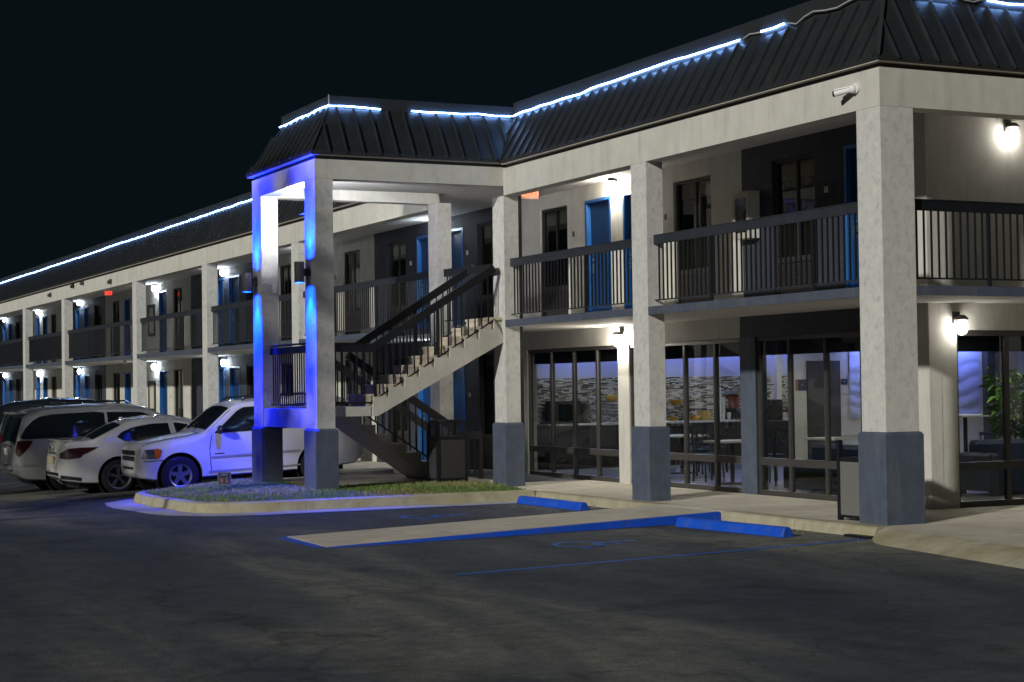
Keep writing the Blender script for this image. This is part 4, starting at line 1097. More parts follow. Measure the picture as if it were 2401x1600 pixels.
for x, z, lab in ((-44.4, 5.42, 'round black fitting on the left wing beam, right of a column'), (-42.9, 5.44, 'small cable fitting on the left wing beam, middle of three'), (-38.9, 5.24, 'round grey fitting on the left wing beam near the red exit sign'), (-48.3, 5.32, 'small square fitting at the left end of the left wing beam')):
    o = MB().cyl((x, -.0005, z), (x, -.07, z-.02), .085, .07, n=12).ball((x, -.085, z-.03), .06).build('beam_fitting', 'black_plastic' if x == -44.4 else 'bronze', smooth=40)
    tag(o, lab, 'fixture')
# extinguisher cabinet
t = empty('extinguisher_cabinet', (-5.87, YW, 3.92))
c = MB(); x0, x1, z0, z1_ = -6.09, -5.64, 3.92, 4.64; y0_, y1_ = YW-.18, YW-.0005
c.box(x0, x0+.03, y0_, y1_, z0, z1_).box(x1-.03, x1, y0_, y1_, z0, z1_).box(x0+.03, x1-.03, y0_, y1_, z1_-.03, z1_).box(x0+.03, x1-.03, y0_, y1_, z0, z0+.03).box(x0+.03, x1-.03, y1_-.01, y1_, z0+.03, z1_-.03)
c.build('case', 'white_plastic', t)
d_ = MB(); d_.box(x0+.005, x0+.075, y0_-.02, y0_-.0005, z0, z1_).box(x1-.075, x1-.005, y0_-.02, y0_-.0005, z0, z1_).box(x0+.0752, x1-.0752, y0_-.02, y0_-.0005, z1_-.09, z1_).box(x0+.0752, x1-.0752, y0_-.02, y0_-.0005, z0, z0+.09)
d_.build('door_frame', 'trim', t)
MB().box(x0+.075, x1-.075, y0_-.012, y0_-.008, z0+.09, z1_-.09).build('pane', 'glass', t)
tag(t, 'white extinguisher cabinet on the dark upper wall behind the railing', 'cabinet')
e_ = MB().lathe([(0, 0), (.055, 0), (.06, .02), (.06, .33), (.045, .38), (.02, .40), (.02, .44), (0, .44)], (-5.87, YW-.09, 3.951), 14).build('fire_extinguisher', 'lens_red', smooth=40)
tag(e_, 'red fire extinguisher inside the white wall cabinet', 'extinguisher')
# plates and framed boards on the passage wall
for z, lab in ((4.49, 'small navy plate on the upper passage wall'), (1.85, 'small navy plate on the lower passage wall')):
    tag(MB().bbox(-43.25, -42.85, YW-.02, YW-.0005, z-.10, z+.10, .004).build('wall_plate', 'navy_plate'), lab, 'sign')
for z0, z1_, lab in ((3.6, 4.66, 'framed board on the upper passage wall'), (1.05, 2.08, 'framed board on the lower passage wall')):
    t = empty('framed_board', (-41.9, YW, z0)); f = MB()
    xa, xb = -42.42, -41.55
    f.box(xa, xa+.1, YW-.05, YW-.0005, z0, z1_).box(xb-.1, xb, YW-.05, YW-.0005, z0, z1_).box(xa+.1, xb-.1, YW-.05, YW-.0005, z1_-.1, z1_).box(xa+.1, xb-.1, YW-.05, YW-.0005, z0, z0+.1)
    f.build('frame', 'wframe', t); MB().box(xa+.1, xb-.1, YW-.02, YW-.0005, z0+.1, z1_-.1).build('sheet', 'trim', t)
    tag(t, lab, 'notice board')
# little sign in the grass
t = empty('grass_sign', (-12.1, -4.42, .05), (0, 0, math.radians(-27+90)))
def L_(m, nm, mt): 
    o = m.build(nm, mt, None, base=(0, 0, 0)); o.parent = t; return o
L_(MB().box(-.006, .006, -.008, .008, -.06, .10), 'stake', 'black_plastic')
L_(MB().bbox(-.115, .115, -.016, -.0085, .065, .275, .004), 'board', 'sign_dark')
fb = MB(); 
for a in ((-.112, .112, .262, .272), (-.112, .112, .068, .078), (-.112, -.102, .0782, .2618), (.102, .112, .0782, .2618)): fb.box(a[0], a[1], -.019, -.0162, a[2], a[3])
L_(fb, 'border', 'sign_edge')
L_(MB().box(-.05, .05, -.0185, -.0163, .228, .246), 'caption', 'sign_edge')
for sx in (-1, 1):
    mk = MB()
    for i in range(14):
        a0 = math.radians(60+300*i/14*sx); a1 = math.radians(60+300*(i+1)/14*sx)
        c0 = (sx*.045, .145)
        q = [(c0[0]+.030*math.cos(a0)*.75, c0[1]+.030*math.sin(a0)*1.4), (c0[0]+.016*math.cos(a0)*.7, c0[1]+.016*math.sin(a0)*1.4), (c0[0]+.016*math.cos(a1)*.7, c0[1]+.016*math.sin(a1)*1.4), (c0[0]+.030*math.cos(a1)*.75, c0[1]+.030*math.sin(a1)*1.4)]
        mk.add([(x, -.0163, z) for x, z in q]+[(x, -.0185, z) for x, z in q], [(0,1,2,3),(4,7,6,5),(0,4,5,1),(1,5,6,2),(2,6,7,3),(3,7,4,0)])
    L_(mk, 'orange_mark', 'sign_orange')
tag(t, 'small dark sign with two orange marks stuck in the grass island', 'sign')
# litter bins
def bin_(x0, x1, y0_, y1_, z0, h, label, fm, canopy, pm='mesh_panel'):
    t = empty('litter_bin', ((x0+x1)/2, (y0_+y1_)/2, z0)); f = MB(); p = .055
    for a in (x0, x1-p):
        for b in (y0_, y1_-p): f.box(a, a+p, b, b+p, z0, z0+h-.05)
    zt_ = z0+h*.70
    f.box(x0, x1, y0_, y0_+p, zt_-.0, zt_+.05) if False else None
    f.box(x0+p, x1-p, y0_+.004, y0_+p-.004, z0+.04, z0+.07).box(x0+p, x1-p, y1_-p+.004, y1_-.004, z0+.04, z0+.07)
    f.box(x0+.004, x0+p-.004, y0_+p, y1_-p, z0+.04, z0+.07).box(x1-p+.004, x1-.004, y0_+p, y1_-p, z0+.04, z0+.07)
    f.box(x0-.004, x1+.004, y0_-.004, y1_+.004, zt_, zt_+.045)
    f.build('frame', fm, t)
    # top canopy
    tp = MB(); zc = z0+h-.05
    ring = lambda d, z: [(x0-d, y0_-d, z), (x1+d, y0_-d, z), (x1+d, y1_+d, z), (x0-d, y1_+d, z)]
    tp.add(ring(.015, zc)+ring(.015, zc+.02)+ring(-.10, zc+.06), [(0,3,2,1)]+[(4*k+i, 4*k+(i+1) % 4, 4*k+4+(i+1) % 4, 4*k+4+i) for k in range(2) for i in range(4)]+[(8,9,10,11)])
    tp.build('canopy', canopy, t)
    MB().box(x0+.05, x1-.05, y0_+.05, y1_-.05, z0+.03, zt_+.02).build('liner', 'black_plastic', t)
    # perforated panels: grid of bars
    def panel(ax):
        g = MB(); n = 15
        if ax == 'y': lo, hi = x0+p, x1-p
        else: lo, hi = y0_+p, y1_-p
        za, zb = z0+.07, zt_-.002; nz = 26; w_ = (hi-lo)/n*.30; hz = (zb-za)/nz*.32
        for i in range(n+1):
            c = lo+(hi-lo)*i/n
            a, b = max(lo, c-w_), min(hi, c+w_)
            if ax == 'y': g.box(a, b, y0_+.012, y0_+.016, za, zb)
            else: g.box(x1-.016, x1-.012, a, b, za, zb)
        for k in range(nz+1):
            c = za+(zb-za)*k/nz; a, b = max(za, c-hz), min(zb, c+hz)
            if ax == 'y': g.box(lo, hi, y0_+.0122, y0_+.0162, a, b)
            else: g.box(x1-.0162, x1-.0122, lo, hi, a, b)
        return g
    panel('y').build('mesh_panel', pm, t); panel('x').build('mesh_panel', pm, t)
    MB().box(x0, x0+.004, y0_+p, y1_-p, z0+.07, zt_).box(x0+p, x1-p, y1_-.004, y1_, z0+.07, zt_).build('rear_panel', 'mesh_panel', t)
    tag(t, label, 'litter bin', 'square litter bins')
bin_(-12.05+.60, -11.02+.02, -.98, -.40, .075, 1.06, 'dark square litter bin standing at the foot of the stairs', 'rail_paint', 'rail_paint', 'bronze')
bin_(-1.05, -.52, .02+.03, .55, 0.0, 1.04, 'dark square litter bin tucked behind the corner column', 'rail_paint', 'mesh_panel')
# ================================================================ lobby contents
tag(MB().bbox(-15.38, -14.80, 3.15, 9.0, 0, .895, .01).build('service_counter', 'cabinet_dark'), 'dark breakfast counter along the tiled lobby wall', 'counter')
ct = MB().bbox(-15.382, -14.76, 3.12, 7.75, .897, .935, .006).build('counter_top', 'counter_top'); tag(ct, 'pale counter top under the breakfast dishes', 'counter top')
def bowl(y, z, r, mt, lab, x=-15.05):
    o = MB().lathe([(0, 0), (r*.5, 0), (r*.85, r*.35), (r, r*.72), (r*.95, r*.72), (r*.8, r*.38), (r*.45, .02), (0, .02)], (x, y, z), 18).build('bowl', mt, smooth=40); tag(o, lab, 'bowl', 'yellow bowls on the breakfast counter')
sh = empty('serving_rack', (-15.05, 6.45, .936))
for y in (6.05, 6.6, 4.5, 5.0): MB().tube([(-14.98, y, .936), (-14.98, y-.03, 1.12), (-15.02, y-.10, 1.28)], .008, 6).build('upright', 'steel', sh)
MB().box(-15.25, -14.95, 5.9, 6.62, 1.262, 1.275).build('shelf', 'cabinet_dark', sh); MB().box(-15.25, -14.95, 4.4, 5.05, 1.362, 1.375).build('shelf', 'cabinet_dark', sh)
tag(sh, 'curved metal serving rack on the breakfast counter', 'rack')
bowl(6.28, 1.276, .15, 'yellow', 'yellow bowl on the upper shelf of the serving rack')
bowl(4.75, 1.376, .17, 'yellow', 'yellow scoop bowl high on the rack behind the left window')
bowl(6.22, .936, .12, 'yellow', 'yellow bowl at the left end under the rack'); bowl(6.72, .936, .15, 'yellow', 'large yellow bowl with rolls in the middle of the counter')
for y, z in ((6.55, 1.276), ): bowl(y, z, .09, 'sign_orange', 'small orange bowl beside the yellow bowl on the shelf')
tag(MB().bbox(-15.2, -14.95, 6.90, 7.10, .936, 1.14, .008).build('cereal_box', 'box_tan'), 'tan box on the breakfast counter', 'box')
for y, n, lab in ((7.36, 6, 'tall stack of white paper cups'), (7.46, 4, 'shorter stack of white paper cups'), (7.60, 1, 'single white paper cup near the juice machine')):
    b = MB()
    for i in range(n*2): b.lathe([(.028, 0), (.040, .10), (.042, .10), (.042, .105), (.030, .003)], (-15.02, y, .936+i*.052), 12)
    tag(b.build('cup_stack', 'paper_white', smooth=40), lab+' on the counter', 'cups')
t = empty('juice_machine', (-15.1, 7.78, .9))
MB().bbox(-15.3, -14.95, 7.66, 7.93, .936, 1.18, .01).build('base', 'cabinet_dark', t); MB().bbox(-15.24, -15.02, 7.72, 7.87, 1.181, 1.48, .02).build('juice_tank', 'orange_juice', t); MB().bbox(-15.29, -14.97, 7.67, 7.92, 1.481, 1.56, .01).build('lid', 'mesh_panel', t)
tag(t, 'juice dispenser with an orange tank on the counter', 'dispenser')
t = empty('microwave', (-15.1, 3.6, .936)); MB().bbox(-15.35, -14.9, 3.35, 3.95, .936, 1.40, .01).build('body', 'cabinet_dark', t); MB().box(-14.899, -14.893, 3.42, 3.78, 1.0, 1.33).build('door_glass', 'car_glass', t)
tag(t, 'dark microwave oven on the counter behind the left window', 'microwave')
t = empty('coffee_urn', (-15.05, 4.1, .936)); MB().lathe([(0, 0), (.11, 0), (.11, .34), (.09, .40), (.03, .42), (0, .42)], (-15.05, 4.12, .936), 18).build('body', 'wood_dark', t, smooth=40); MB().cyl((-14.94, 4.12, 1.02), (-14.88, 4.12, 1.02), .018, n=8).build('tap', 'steel', t)
tag(t, 'brown coffee urn on the counter behind the left window', 'urn')
tag(MB().bbox(-15.36, -14.95, 8.2, 8.95, .897, 1.35, .01).build('cabinet', 'cabinet_dark'), 'tall dark cabinet at the end of the counter', 'cabinet')
# signs in the lobby
for y0_, y1_, z0, z1_, lab in ((9.66, 9.89, 1.53, 1.78, 'navy sign left of the grey lobby door'), (10.84, 11.0, 1.65, 1.78, 'small navy sign right of the grey lobby door')):
    t = empty('door_sign', (-15.38, (y0_+y1_)/2, z0)); MB().box(-15.398, -15.38, y0_, y1_, z0, z1_).build('plate', 'navy_plate', t); MB().box(-15.398, -15.38, y0_-.06, y0_-.0005, z0, z1_).build('edge', 'sign_orange', t); MB().box(-15.3797, -15.378, (y0_+y1_)/2-.02, (y0_+y1_)/2+.02, (z0+z1_)/2-.006, (z0+z1_)/2+.006).build('mark', 'paper_white', t)
    tag(t, lab, 'sign')
def table(x, y, h, r, lab, sq=True):
    t = empty('lobby_table', (x, y, 0)); MB().bbox(x-r, x+r, y-r, y+r, h-.035, h, .006).build('table_top', 'table_top', t)
    MB().cyl((x, y, .03), (x, y, h-.0352), .04, n=10).build('pedestal', 'cabinet_dark', t); MB().box(x-.28, x+.28, y-.04, y+.04, 0, .03).box(x-.04, x+.04, y-.28, y-.0402, 0, .03).box(x-.04, x+.04, y+.0402, y+.28, 0, .03).build('foot', 'cabinet_dark', t)
    tag(t, lab, 'table', 'lobby tables')
table(-12.0, 4.55, .74, .38, 'pale lobby table nearest the breakfast counter'); table(-8.5, 3.4, .74, .36, 'pale lobby table close to the glass behind the second bay'); table(-8.3, 5.45, .74, .42, 'pale lobby table behind the right bay windows'); table(-9.3, 9.15, 1.06, .46, 'high pale lobby table in front of the wavy panel')
def chair(x, y, rot, seat, lab, grp='lobby chairs'):
    t = empty('lobby_chair', (x, y, 0), (0, 0, rot)); k = []
    def C(m, nm, mt='cabinet_dark'):
        o = m.build(nm, mt, None, base=(0, 0, 0)); o.parent = t
    C(MB().bbox(-.2, .2, -.2, .2, seat-.03, seat+.03, .012), 'seat', 'sofa_blue')
    for sx in (-1, 1):
        C(MB().bar((sx*.19, -.19, 0), (sx*.17, -.17, seat-.031), .03, .03), 'leg'); C(MB().bar((sx*.19, .21, 0), (sx*.18, .18, seat-.031), .03, .03), 'leg')
        C(MB().bar((sx*.18, .185, seat+.031), (sx*.19, .24, seat+.46), .03, .03), 'back_post')
    C(MB().bar((-.175, .24, seat+.45), (.175, .24, seat+.45), .02, .05), 'top_rail')
    b = MB()
    for p, q in (((-.17, .20, seat+.12), (.17, .235, seat+.38)), ((.17, .20, seat+.12), (-.17, .235, seat+.38)), ((-.17, .21, seat+.22), (.17, .21, seat+.22))): b.bar(p, q, .015, .02)
    C(b, 'back_cross')
    tag(t, lab, 'chair', grp)
PI = math.pi
chair(-11.3, 4.5, -PI/2, .46, 'dark chair on the near side of the table by the counter'); chair(-12.1, 5.3, 0, .46, 'dark chair behind the table by the counter'); chair(-8.4, 4.15, 0, .46, 'dark chair behind the table close to the glass'); chair(-7.7, 3.4, -PI/2, .46, 'dark chair right of the table close to the glass'); chair(-7.6, 5.5, -PI/2, .46, 'dark chair on the near side of the right bay table'); chair(-8.4, 6.3, 0, .46, 'dark chair behind the right bay table'); chair(-8.45, 9.1, -PI/2, .72, 'tall cross-backed chair at the high table'); chair(-9.3, 8.2, PI, .72, 'tall chair on the window side of the high table'); chair(-9.4, 3.5, PI/2, .46, 'dark chair left of the table close to the glass')
t = empty('sofa', (-4.0, 6.0, 0))
MB().bbox(-4.25, -3.4, 4.55, 7.9, .06, .42, .03).build('seat', 'sofa_blue', t); MB().bbox(-4.15, -3.84, 4.75, 7.7, .421, .80, .06).build('backrest', 'sofa_blue', t)
for y in (4.55, 7.705): MB().bbox(-4.15, -3.4, y, y+.195, .421, .62, .04).build('armrest', 'sofa_blue', t)
MB().box(-4.2, -4.1, 4.6, 4.7, 0, .0597).box(-3.5, -3.42, 4.6, 4.7, 0, .0597).box(-4.2, -4.1, 7.75, 7.85, 0, .0597).box(-3.5, -3.42, 7.75, 7.85, 0, .0597).build('feet', 'wood_dark', t)
tag(t, 'dark blue sofa behind the end window', 'sofa')
t = empty('sofa', (-5.2, 3.1, 0)); MB().bbox(-6.1, -3.9, 2.75, 3.55, .06, .42, .03).build('seat', 'sofa_blue', t); MB().bbox(-6.0, -4.0, 3.20, 3.5, .421, .74, .06).build('backrest', 'sofa_blue', t)
tag(t, 'low dark sofa behind the right bay windows', 'sofa')
def plant(x, y, z0, zt_, rad, lab, seed):
    rnd = random.Random(seed); t = empty('potted_plant', (x, y, z0))
    MB().lathe([(0, 0), (.15, 0), (.2, .36), (.18, .36), (.16, .30), (0, .30)], (x, y, z0), 16).build('pot', 'pot', t, smooth=40)
    st = MB(); lf = MB()
    for s in range(5):
        a = rnd.uniform(0, 6.28); p = [Vector((x, y, z0+.3))]
        for k in range(6): p.append(p[-1]+Vector((math.cos(a)*.045*rnd.uniform(.3, 1.6), math.sin(a)*.045*rnd.uniform(.3, 1.6), (zt_-z0-.4)/6*rnd.uniform(.8, 1.1))))
        st.tube(p, .012, 5)
        for k in range(60):
            i = rnd.randrange(1, 6); c = p[i].lerp(p[i+1], rnd.random()); b = rnd.uniform(0, 6.28); L = rnd.uniform(.13, .26); dr = rnd.uniform(-.8, .15)
            d_ = Vector((math.cos(b), math.sin(b), dr)).normalized(); o_ = c+d_*rnd.uniform(.05, rad*.6); sd = d_.cross(Vector((0, 0, 1))).normalized()*L*.28; nn = Vector((0, 0, .04))
            lf.add([o_, o_+d_*L*.45+sd+nn, o_+d_*L, o_+d_*L*.45-sd+nn, o_+d_*L*.45-nn*.5], [(0, 4, 1), (1, 4, 2), (2, 4, 3), (3, 4, 0)])
    st.build('stem', 'wood_dark', t); lf.build('foliage', 'leaf', t, fixn=False); tag(t, lab, 'plant')
plant(-5.7, 7.15, 0, 2.05, .4, 'leafy potted plant left of the mullion in the end window', 4)
plant(-4.9, 7.25, 0, 1.75, .42, 'bushy potted plant right of the mullion in the end window', 9)
# lobby lights
k = 0
for x in (-14.0, -11.2, -8.2, -5.2, -3.0):
    for y in (3.8, 6.4, 9.2, 12.4):
        k += 1
        t = empty('ceiling_downlight', (x, y, 2.6)); MB().lathe([(.11, 2.6395), (.13, 2.6395), (.13, 2.625), (.11, 2.625), (.11, 2.6395)], (x, y, 0), 18).build('ring', 'white_plastic', t); MB().lathe([(0, 2.6394), (.105, 2.6394), (.105, 2.634), (0, 2.634)], (x, y, 0), 18).build('lens', 'downlight', t)
        tag(t, 'round recessed lobby ceiling downlight', 'downlight', 'lobby downlights')
tag(MB().box(-15.30, -15.24, 3.2, 9.5, 2.58, 2.62).build('cove_light', 'cove_blue'), 'violet blue cove light above the tiled lobby wall', 'cove light')
tag(MB().box(-15.05, -14.97, 11.0, 14.8, 2.50, 2.56).build('cove_light', 'cove_blue'), 'violet blue cove light above the wavy lobby panel', 'cove light')
# ================================================================ cars
class Car:
    """local frame: l along the length (front l=0), x sideways, z up from the ground"""
    def __init__(s, top, bot, plan, belt, tumble, rad, crown=.05):
        ls = np.linspace(top[0][0], top[-1][0], 400); s.ls = ls
        def sm(p, k=7):
            y = np.interp(ls, [a for a, b in p], [b for a, b in p]); w_ = np.hanning(2*k+3)[1:-1]; w_ /= w_.sum()
            yp = np.pad(y, k, mode='reflect', reflect_type='odd'); return np.convolve(yp, w_, 'valid')
        s.T_ = sm(top, 6); s.B_ = sm(bot, 4); s.P_ = sm(plan, 7); s.Be_ = sm(belt, 8); s.R_ = sm(rad, 8); s.tumble = tumble; s.crown = crown
        s.L = top[-1][0]
    def T(s, l): return float(np.interp(l, s.ls, s.T_))
    def Bz(s, l): return float(np.interp(l, s.ls, s.B_))
    def P(s, l): return float(np.interp(l, s.ls, s.P_))
    def Be(s, l): return float(np.interp(l, s.ls, s.Be_))
    def R(s, l): return float(np.interp(l, s.ls, s.R_))
    def W(s, l, z):
        p, be, b = s.P(l), s.Be(l), s.Bz(l)
        if z <= be:
            zm = b+(be-b)*.55; q = (z-zm)/(be-b); return p*(1-.10*q*q*(1.6 if q < 0 else 1))
        q = (be-(b+(be-b)*.55))/(be-b); w0 = p*(1-.10*q*q)
        return w0-s.tumble*(z-be)-.12*(z-be)**2
    def ring(s, l, nz=14, na=6, nt=5):
        T, b = s.T(l), s.Bz(l); r = min(s.R(l), (T-b)*.45); pts = [(0, b), (s.W(l, b)*.55, b), (s.W(l, b)*.93, b)]
        for i in range(nz):
            z = b+.03+(T-r-b-.03)*i/(nz-1); pts.append((s.W(l, z), z))
        we = s.W(l, T-r); rx = min(r*1.3, we*.5)
        for i in range(1, na+1):
            a = math.pi/2*i/na; pts.append((we-rx+rx*math.cos(a)-s.tumble*.3*r*math.sin(a)*0, T-r+r*math.sin(a)))
        xe = we-rx
        for i in range(1, nt+1):
            x = xe*(1-i/nt); pts.append((x, T+s.crown*(1-(x/xe)**2)))
        return pts
    def topz(s, l, x):
        T, b = s.T(l), s.Bz(l); r = min(s.R(l), (T-b)*.45); we = s.W(l, T-r); rx = min(r*1.3, we*.5); xe = we-rx
        if abs(x) <= xe: return T+s.crown*(1-(x/xe)**2)
        t = min(1, (abs(x)-xe)/rx); return T-r+r*math.sqrt(max(0, 1-t*t))
    def body(s, root, mt, wheels, wr):
        st = np.unique(np.concatenate([np.linspace(0, s.L, 80), np.linspace(0, .25, 8), np.linspace(s.L-.25, s.L, 8)]))
        m = MB(); rings = []
        for l in st:
            h = s.ring(l); full = [(x, z) for x, z in h]+[(-x, z) for x, z in h[-2:0:-1]]; rings.append(full)
        n = len(rings[0])
        for l, rg in zip(st, rings): m.v += [(x, l, z) for x, z in rg]
        for i in range(len(st)-1):
            for k in range(n): m.f.append((i*n+k, i*n+(k+1) % n, (i+1)*n+(k+1) % n, (i+1)*n+k))
        m.f.append(tuple(range(n))); m.f.append(tuple(range((len(st)-1)*n, len(st)*n))[::-1])
        o = m.build('body', mt, None, smooth=35, base=(0, 0, 0))
        cut = MB()
        for wl in wheels:
            for sx in (-1, 1): cut.cyl((sx*.52, wl, wr), (sx*1.3, wl, wr), wr+.07, n=36)
        c = cut.build('cut', 'black_plastic', None, base=(0, 0, 0))
        md = o.modifiers.new('b', 'BOOLEAN'); md.object = c; md.operation = 'DIFFERENCE'; md.solver = 'EXACT'
        bpy.context.view_layer.update()
        me = bpy.data.meshes.new_from_object(o.evaluated_get(bpy.context.evaluated_depsgraph_get()))
        o.modifiers.clear(); old = o.data; o.data = me; bpy.data.meshes.remove(old)
        me.materials.clear(); me.materials.append(M[mt])
        me.shade_smooth(); me.set_sharp_from_angle(angle=math.radians(35))
        cm = c.data; bpy.data.objects.remove(c); bpy.data.meshes.remove(cm)
        o.parent = root; s.root = root
        for wl in wheels:
            for sx in (-1, 1):
                w2 = MB().cyl((sx*.53, wl, wr), (sx*(s.P(wl)-.06), wl, wr), wr+.063, n=30, cap=False).cyl((sx*.53, wl, wr), (sx*.535, wl, wr), wr+.063, n=30).build('wheel_well', 'black_plastic', None, base=(0, 0, 0)); w2.parent = root
        u = MB().box(-.6, .6, .4, s.L-.4, min(s.B_)-.06, min(s.B_)+.05).build('underbody', 'black_plastic', None, base=(0, 0, 0)); u.parent = root
        return o
    def add(s, m, nm, mt, smooth=False, par=None, fixn=True):
        o = m.build(nm, mt, None, smooth=smooth, base=(0, 0, 0), fixn=fixn); o.parent = par or s.root; return o
    def side(s, poly, sx, off=.006, n=10):
        """patch on the body side bounded by a polygon in (l,z); dense scan-line fill"""
        ls = [p[0] for p in poly]; l0, l1 = min(ls), max(ls); m = MB(); N = max(4, int((l1-l0)/.05)); prev = None
        for i in range(N+1):
            l = l0+(l1-l0)*i/N; le = min(max(l, l0+1e-4), l1-1e-4); zs = []
            for k in range(len(poly)):
                a, b = poly[k], poly[(k+1) % len(poly)]
                if (a[0] <= le) != (b[0] <= le): zs.append(a[1]+(b[1]-a[1])*(le-a[0])/(b[0]-a[0]))
            if len(zs) < 2: prev = None; continue
            za, zb = min(zs), max(zs); row = []
            for j in range(n+1):
                z = za+(zb-za)*j/n; row.append((sx*(s.W(l, z)+off), l, z))
            k0 = len(m.v); m.v += row
            if prev is not None:
                for j in range(n): m.f.append((prev+j, prev+j+1, k0+j+1, k0+j))
            prev = k0
        return m
    def screen(s, l0, l1, frac0, frac1, off=.008, n=14, mm=12):
        m = MB()
        for i in range(n+1):
            t = i/n; l = l0+(l1-l0)*t; hw = s.W(l, s.T(l)-s.R(l))*(frac0+(frac1-frac0)*t)
            dz = (s.T(l+.02)-s.T(l-.02))/.04; q = math.hypot(1, dz)
            for j in range(mm+1):
                x = -hw+2*hw*j/mm; m.v.append((x, l-dz/q*off, s.topz(l, x)+off/q))
        for i in range(n):
            for j in range(mm): a = i*(mm+1)+j; m.f.append((a, a+1, a+mm+2, a+mm+1))
        return m
    def line(s, pts, sx, r=.006, off=.001):
        q = []
        for (la, za), (lb, zb) in zip(pts[:-1], pts[1:]):
            n = max(2, int(math.hypot(lb-la, zb-za)/.06))
            for i in range(n):
                l, z = la+(lb-la)*i/n, za+(zb-za)*i/n; q.append((sx*(s.W(l, z)+off), l, z))
        l, z = pts[-1]; q.append((sx*(s.W(l, z)+off), l, z)); return MB().tube(q, r, 5)
def rim_mesh(r, style):
    m = MB(); nm = 28
    m.lathe([(r*.86, .02), (r, .035), (r, -.12), (r*.9, -.12), (r*.86, .02)], (0, 0, 0), nm, ax=0)
    if style == 'round':      # five round-cornered windows: wide spokes
        m.lathe([(0, .015), (r*.30, .02), (r*.36, .0), (r*.36, -.03), (0, -.03)], (0, 0, 0), 20, ax=0)
        for i in range(5):
            a = 2*math.pi*i/5+.3; u = Vector((0, math.cos(a), math.sin(a))); v = Vector((0, -math.sin(a), math.cos(a)))
            m.obox(u*r*.60, u, v, (1, 0, 0), r*.30, r*.17, .016)
    else:
        m.lathe([(0, .02), (r*.16, .02), (r*.2, .0), (r*.2, -.03), (0, -.03)], (0, 0, 0), 16, ax=0)
        for i in range(5):
            a = 2*math.pi*i/5+math.pi/2
            for dlt in (-.13, .13):
                u = Vector((0, math.cos(a+dlt), math.sin(a+dlt))); v = Vector((0, -math.sin(a+dlt), math.cos(a+dlt)))
                m.obox(u*r*.52, u, v, (1, 0, 0), r*.38, r*.045, .014)
    return m
def wheels(car, ls, r, rr, wd, style, track):
    tp = [(rr*.98, -wd/2), (r*.90, -wd/2), (r*.985, -wd/2+.02), (r, -wd/2+.05), (r, wd/2-.05), (r*.985, wd/2-.02), (r*.90, wd/2), (rr*.98, wd/2), (rr*.95, 0), (rr*.98, -wd/2)]
    tm = MB().lathe(tp, (0, 0, 0), 36, ax=0).mesh('tyre', 'rubber', 40); rm = rim_mesh(rr, style).mesh('rim', 'alloy', 35)
    dm = MB().lathe([(0, -.02), (rr*.95, -.02), (rr*.95, -.06), (0, -.06)], (0, 0, 0), 24, ax=0).mesh('brake_disc', 'alloy_dark')
    for l in ls:
        for sx in (1, -1):
            w_ = bpy.data.objects.new('wheel', tm); COL.objects.link(w_); w_.parent = car.root; w_.location = (sx*track, l, r)
            if sx < 0: w_.rotation_euler = (0, 0, math.pi)
            for me, nm, x in ((rm, 'rim', wd/2-.03), (dm, 'brake_disc', wd/2-.03)):
                o = bpy.data.objects.new(nm, me); COL.objects.link(o); o.parent = w_; o.location = (x, 0, 0)
def place(name, yf, xside, halfw, rotated, L, zf, pitch):
    """car whose +X flank lies at xside; front at yf (or, if rotated, rear bumper at yf)"""
    xc = xside-halfw
    if not rotated: t = empty(name, (xc, yf, zf), (pitch, 0, 0))
    else: t = empty(name, (xc, yf+L, zf+L*math.sin(pitch)), (-pitch, 0, math.pi))
    return t
# ---------------- white sport utility, backed in: front towards the camera side
L = 4.42
suv = Car(top=[(0,.60),(.03,.80),(.07,.90),(.18,.955),(.6,1.02),(1.16,1.095),(1.27,1.14),(1.74,1.51),(1.88,1.595),(2.1,1.635),(3.0,1.655),(4.0,1.62),(4.2,1.55),(4.36,1.1),(4.42,.7)],
    bot=[(0,.42),(.05,.34),(.25,.29),(.7,.28),(3.6,.28),(4.2,.33),(4.42,.45)],
    plan=[(0,.60),(.05,.73),(.14,.81),(.35,.86),(.7,.885),(2,.89),(3.5,.885),(4.1,.86),(4.3,.80),(4.42,.70)],
    belt=[(0,.98),(1.1,1.08),(4.42,1.10)], tumble=.20, rad=[(0,.10),(.2,.15),(1.0,.15),(1.3,.09),(1.9,.10),(4.42,.12)], crown=.035)
pit = -.0405*0+.043
t = place('parked_suv', -5.10, -15.0, .89, False, L, float(gz(-15.8, -5.1))+.005, pit)
tag(t, 'white sport utility backed in beside the blue lit tower, partly hidden by its columns', 'car')
suv.body(t, 'paint_white', (.74, 3.43), .355)
wheels(suv, (.74, 3.43), .355, .215, .22, 'round', .775)
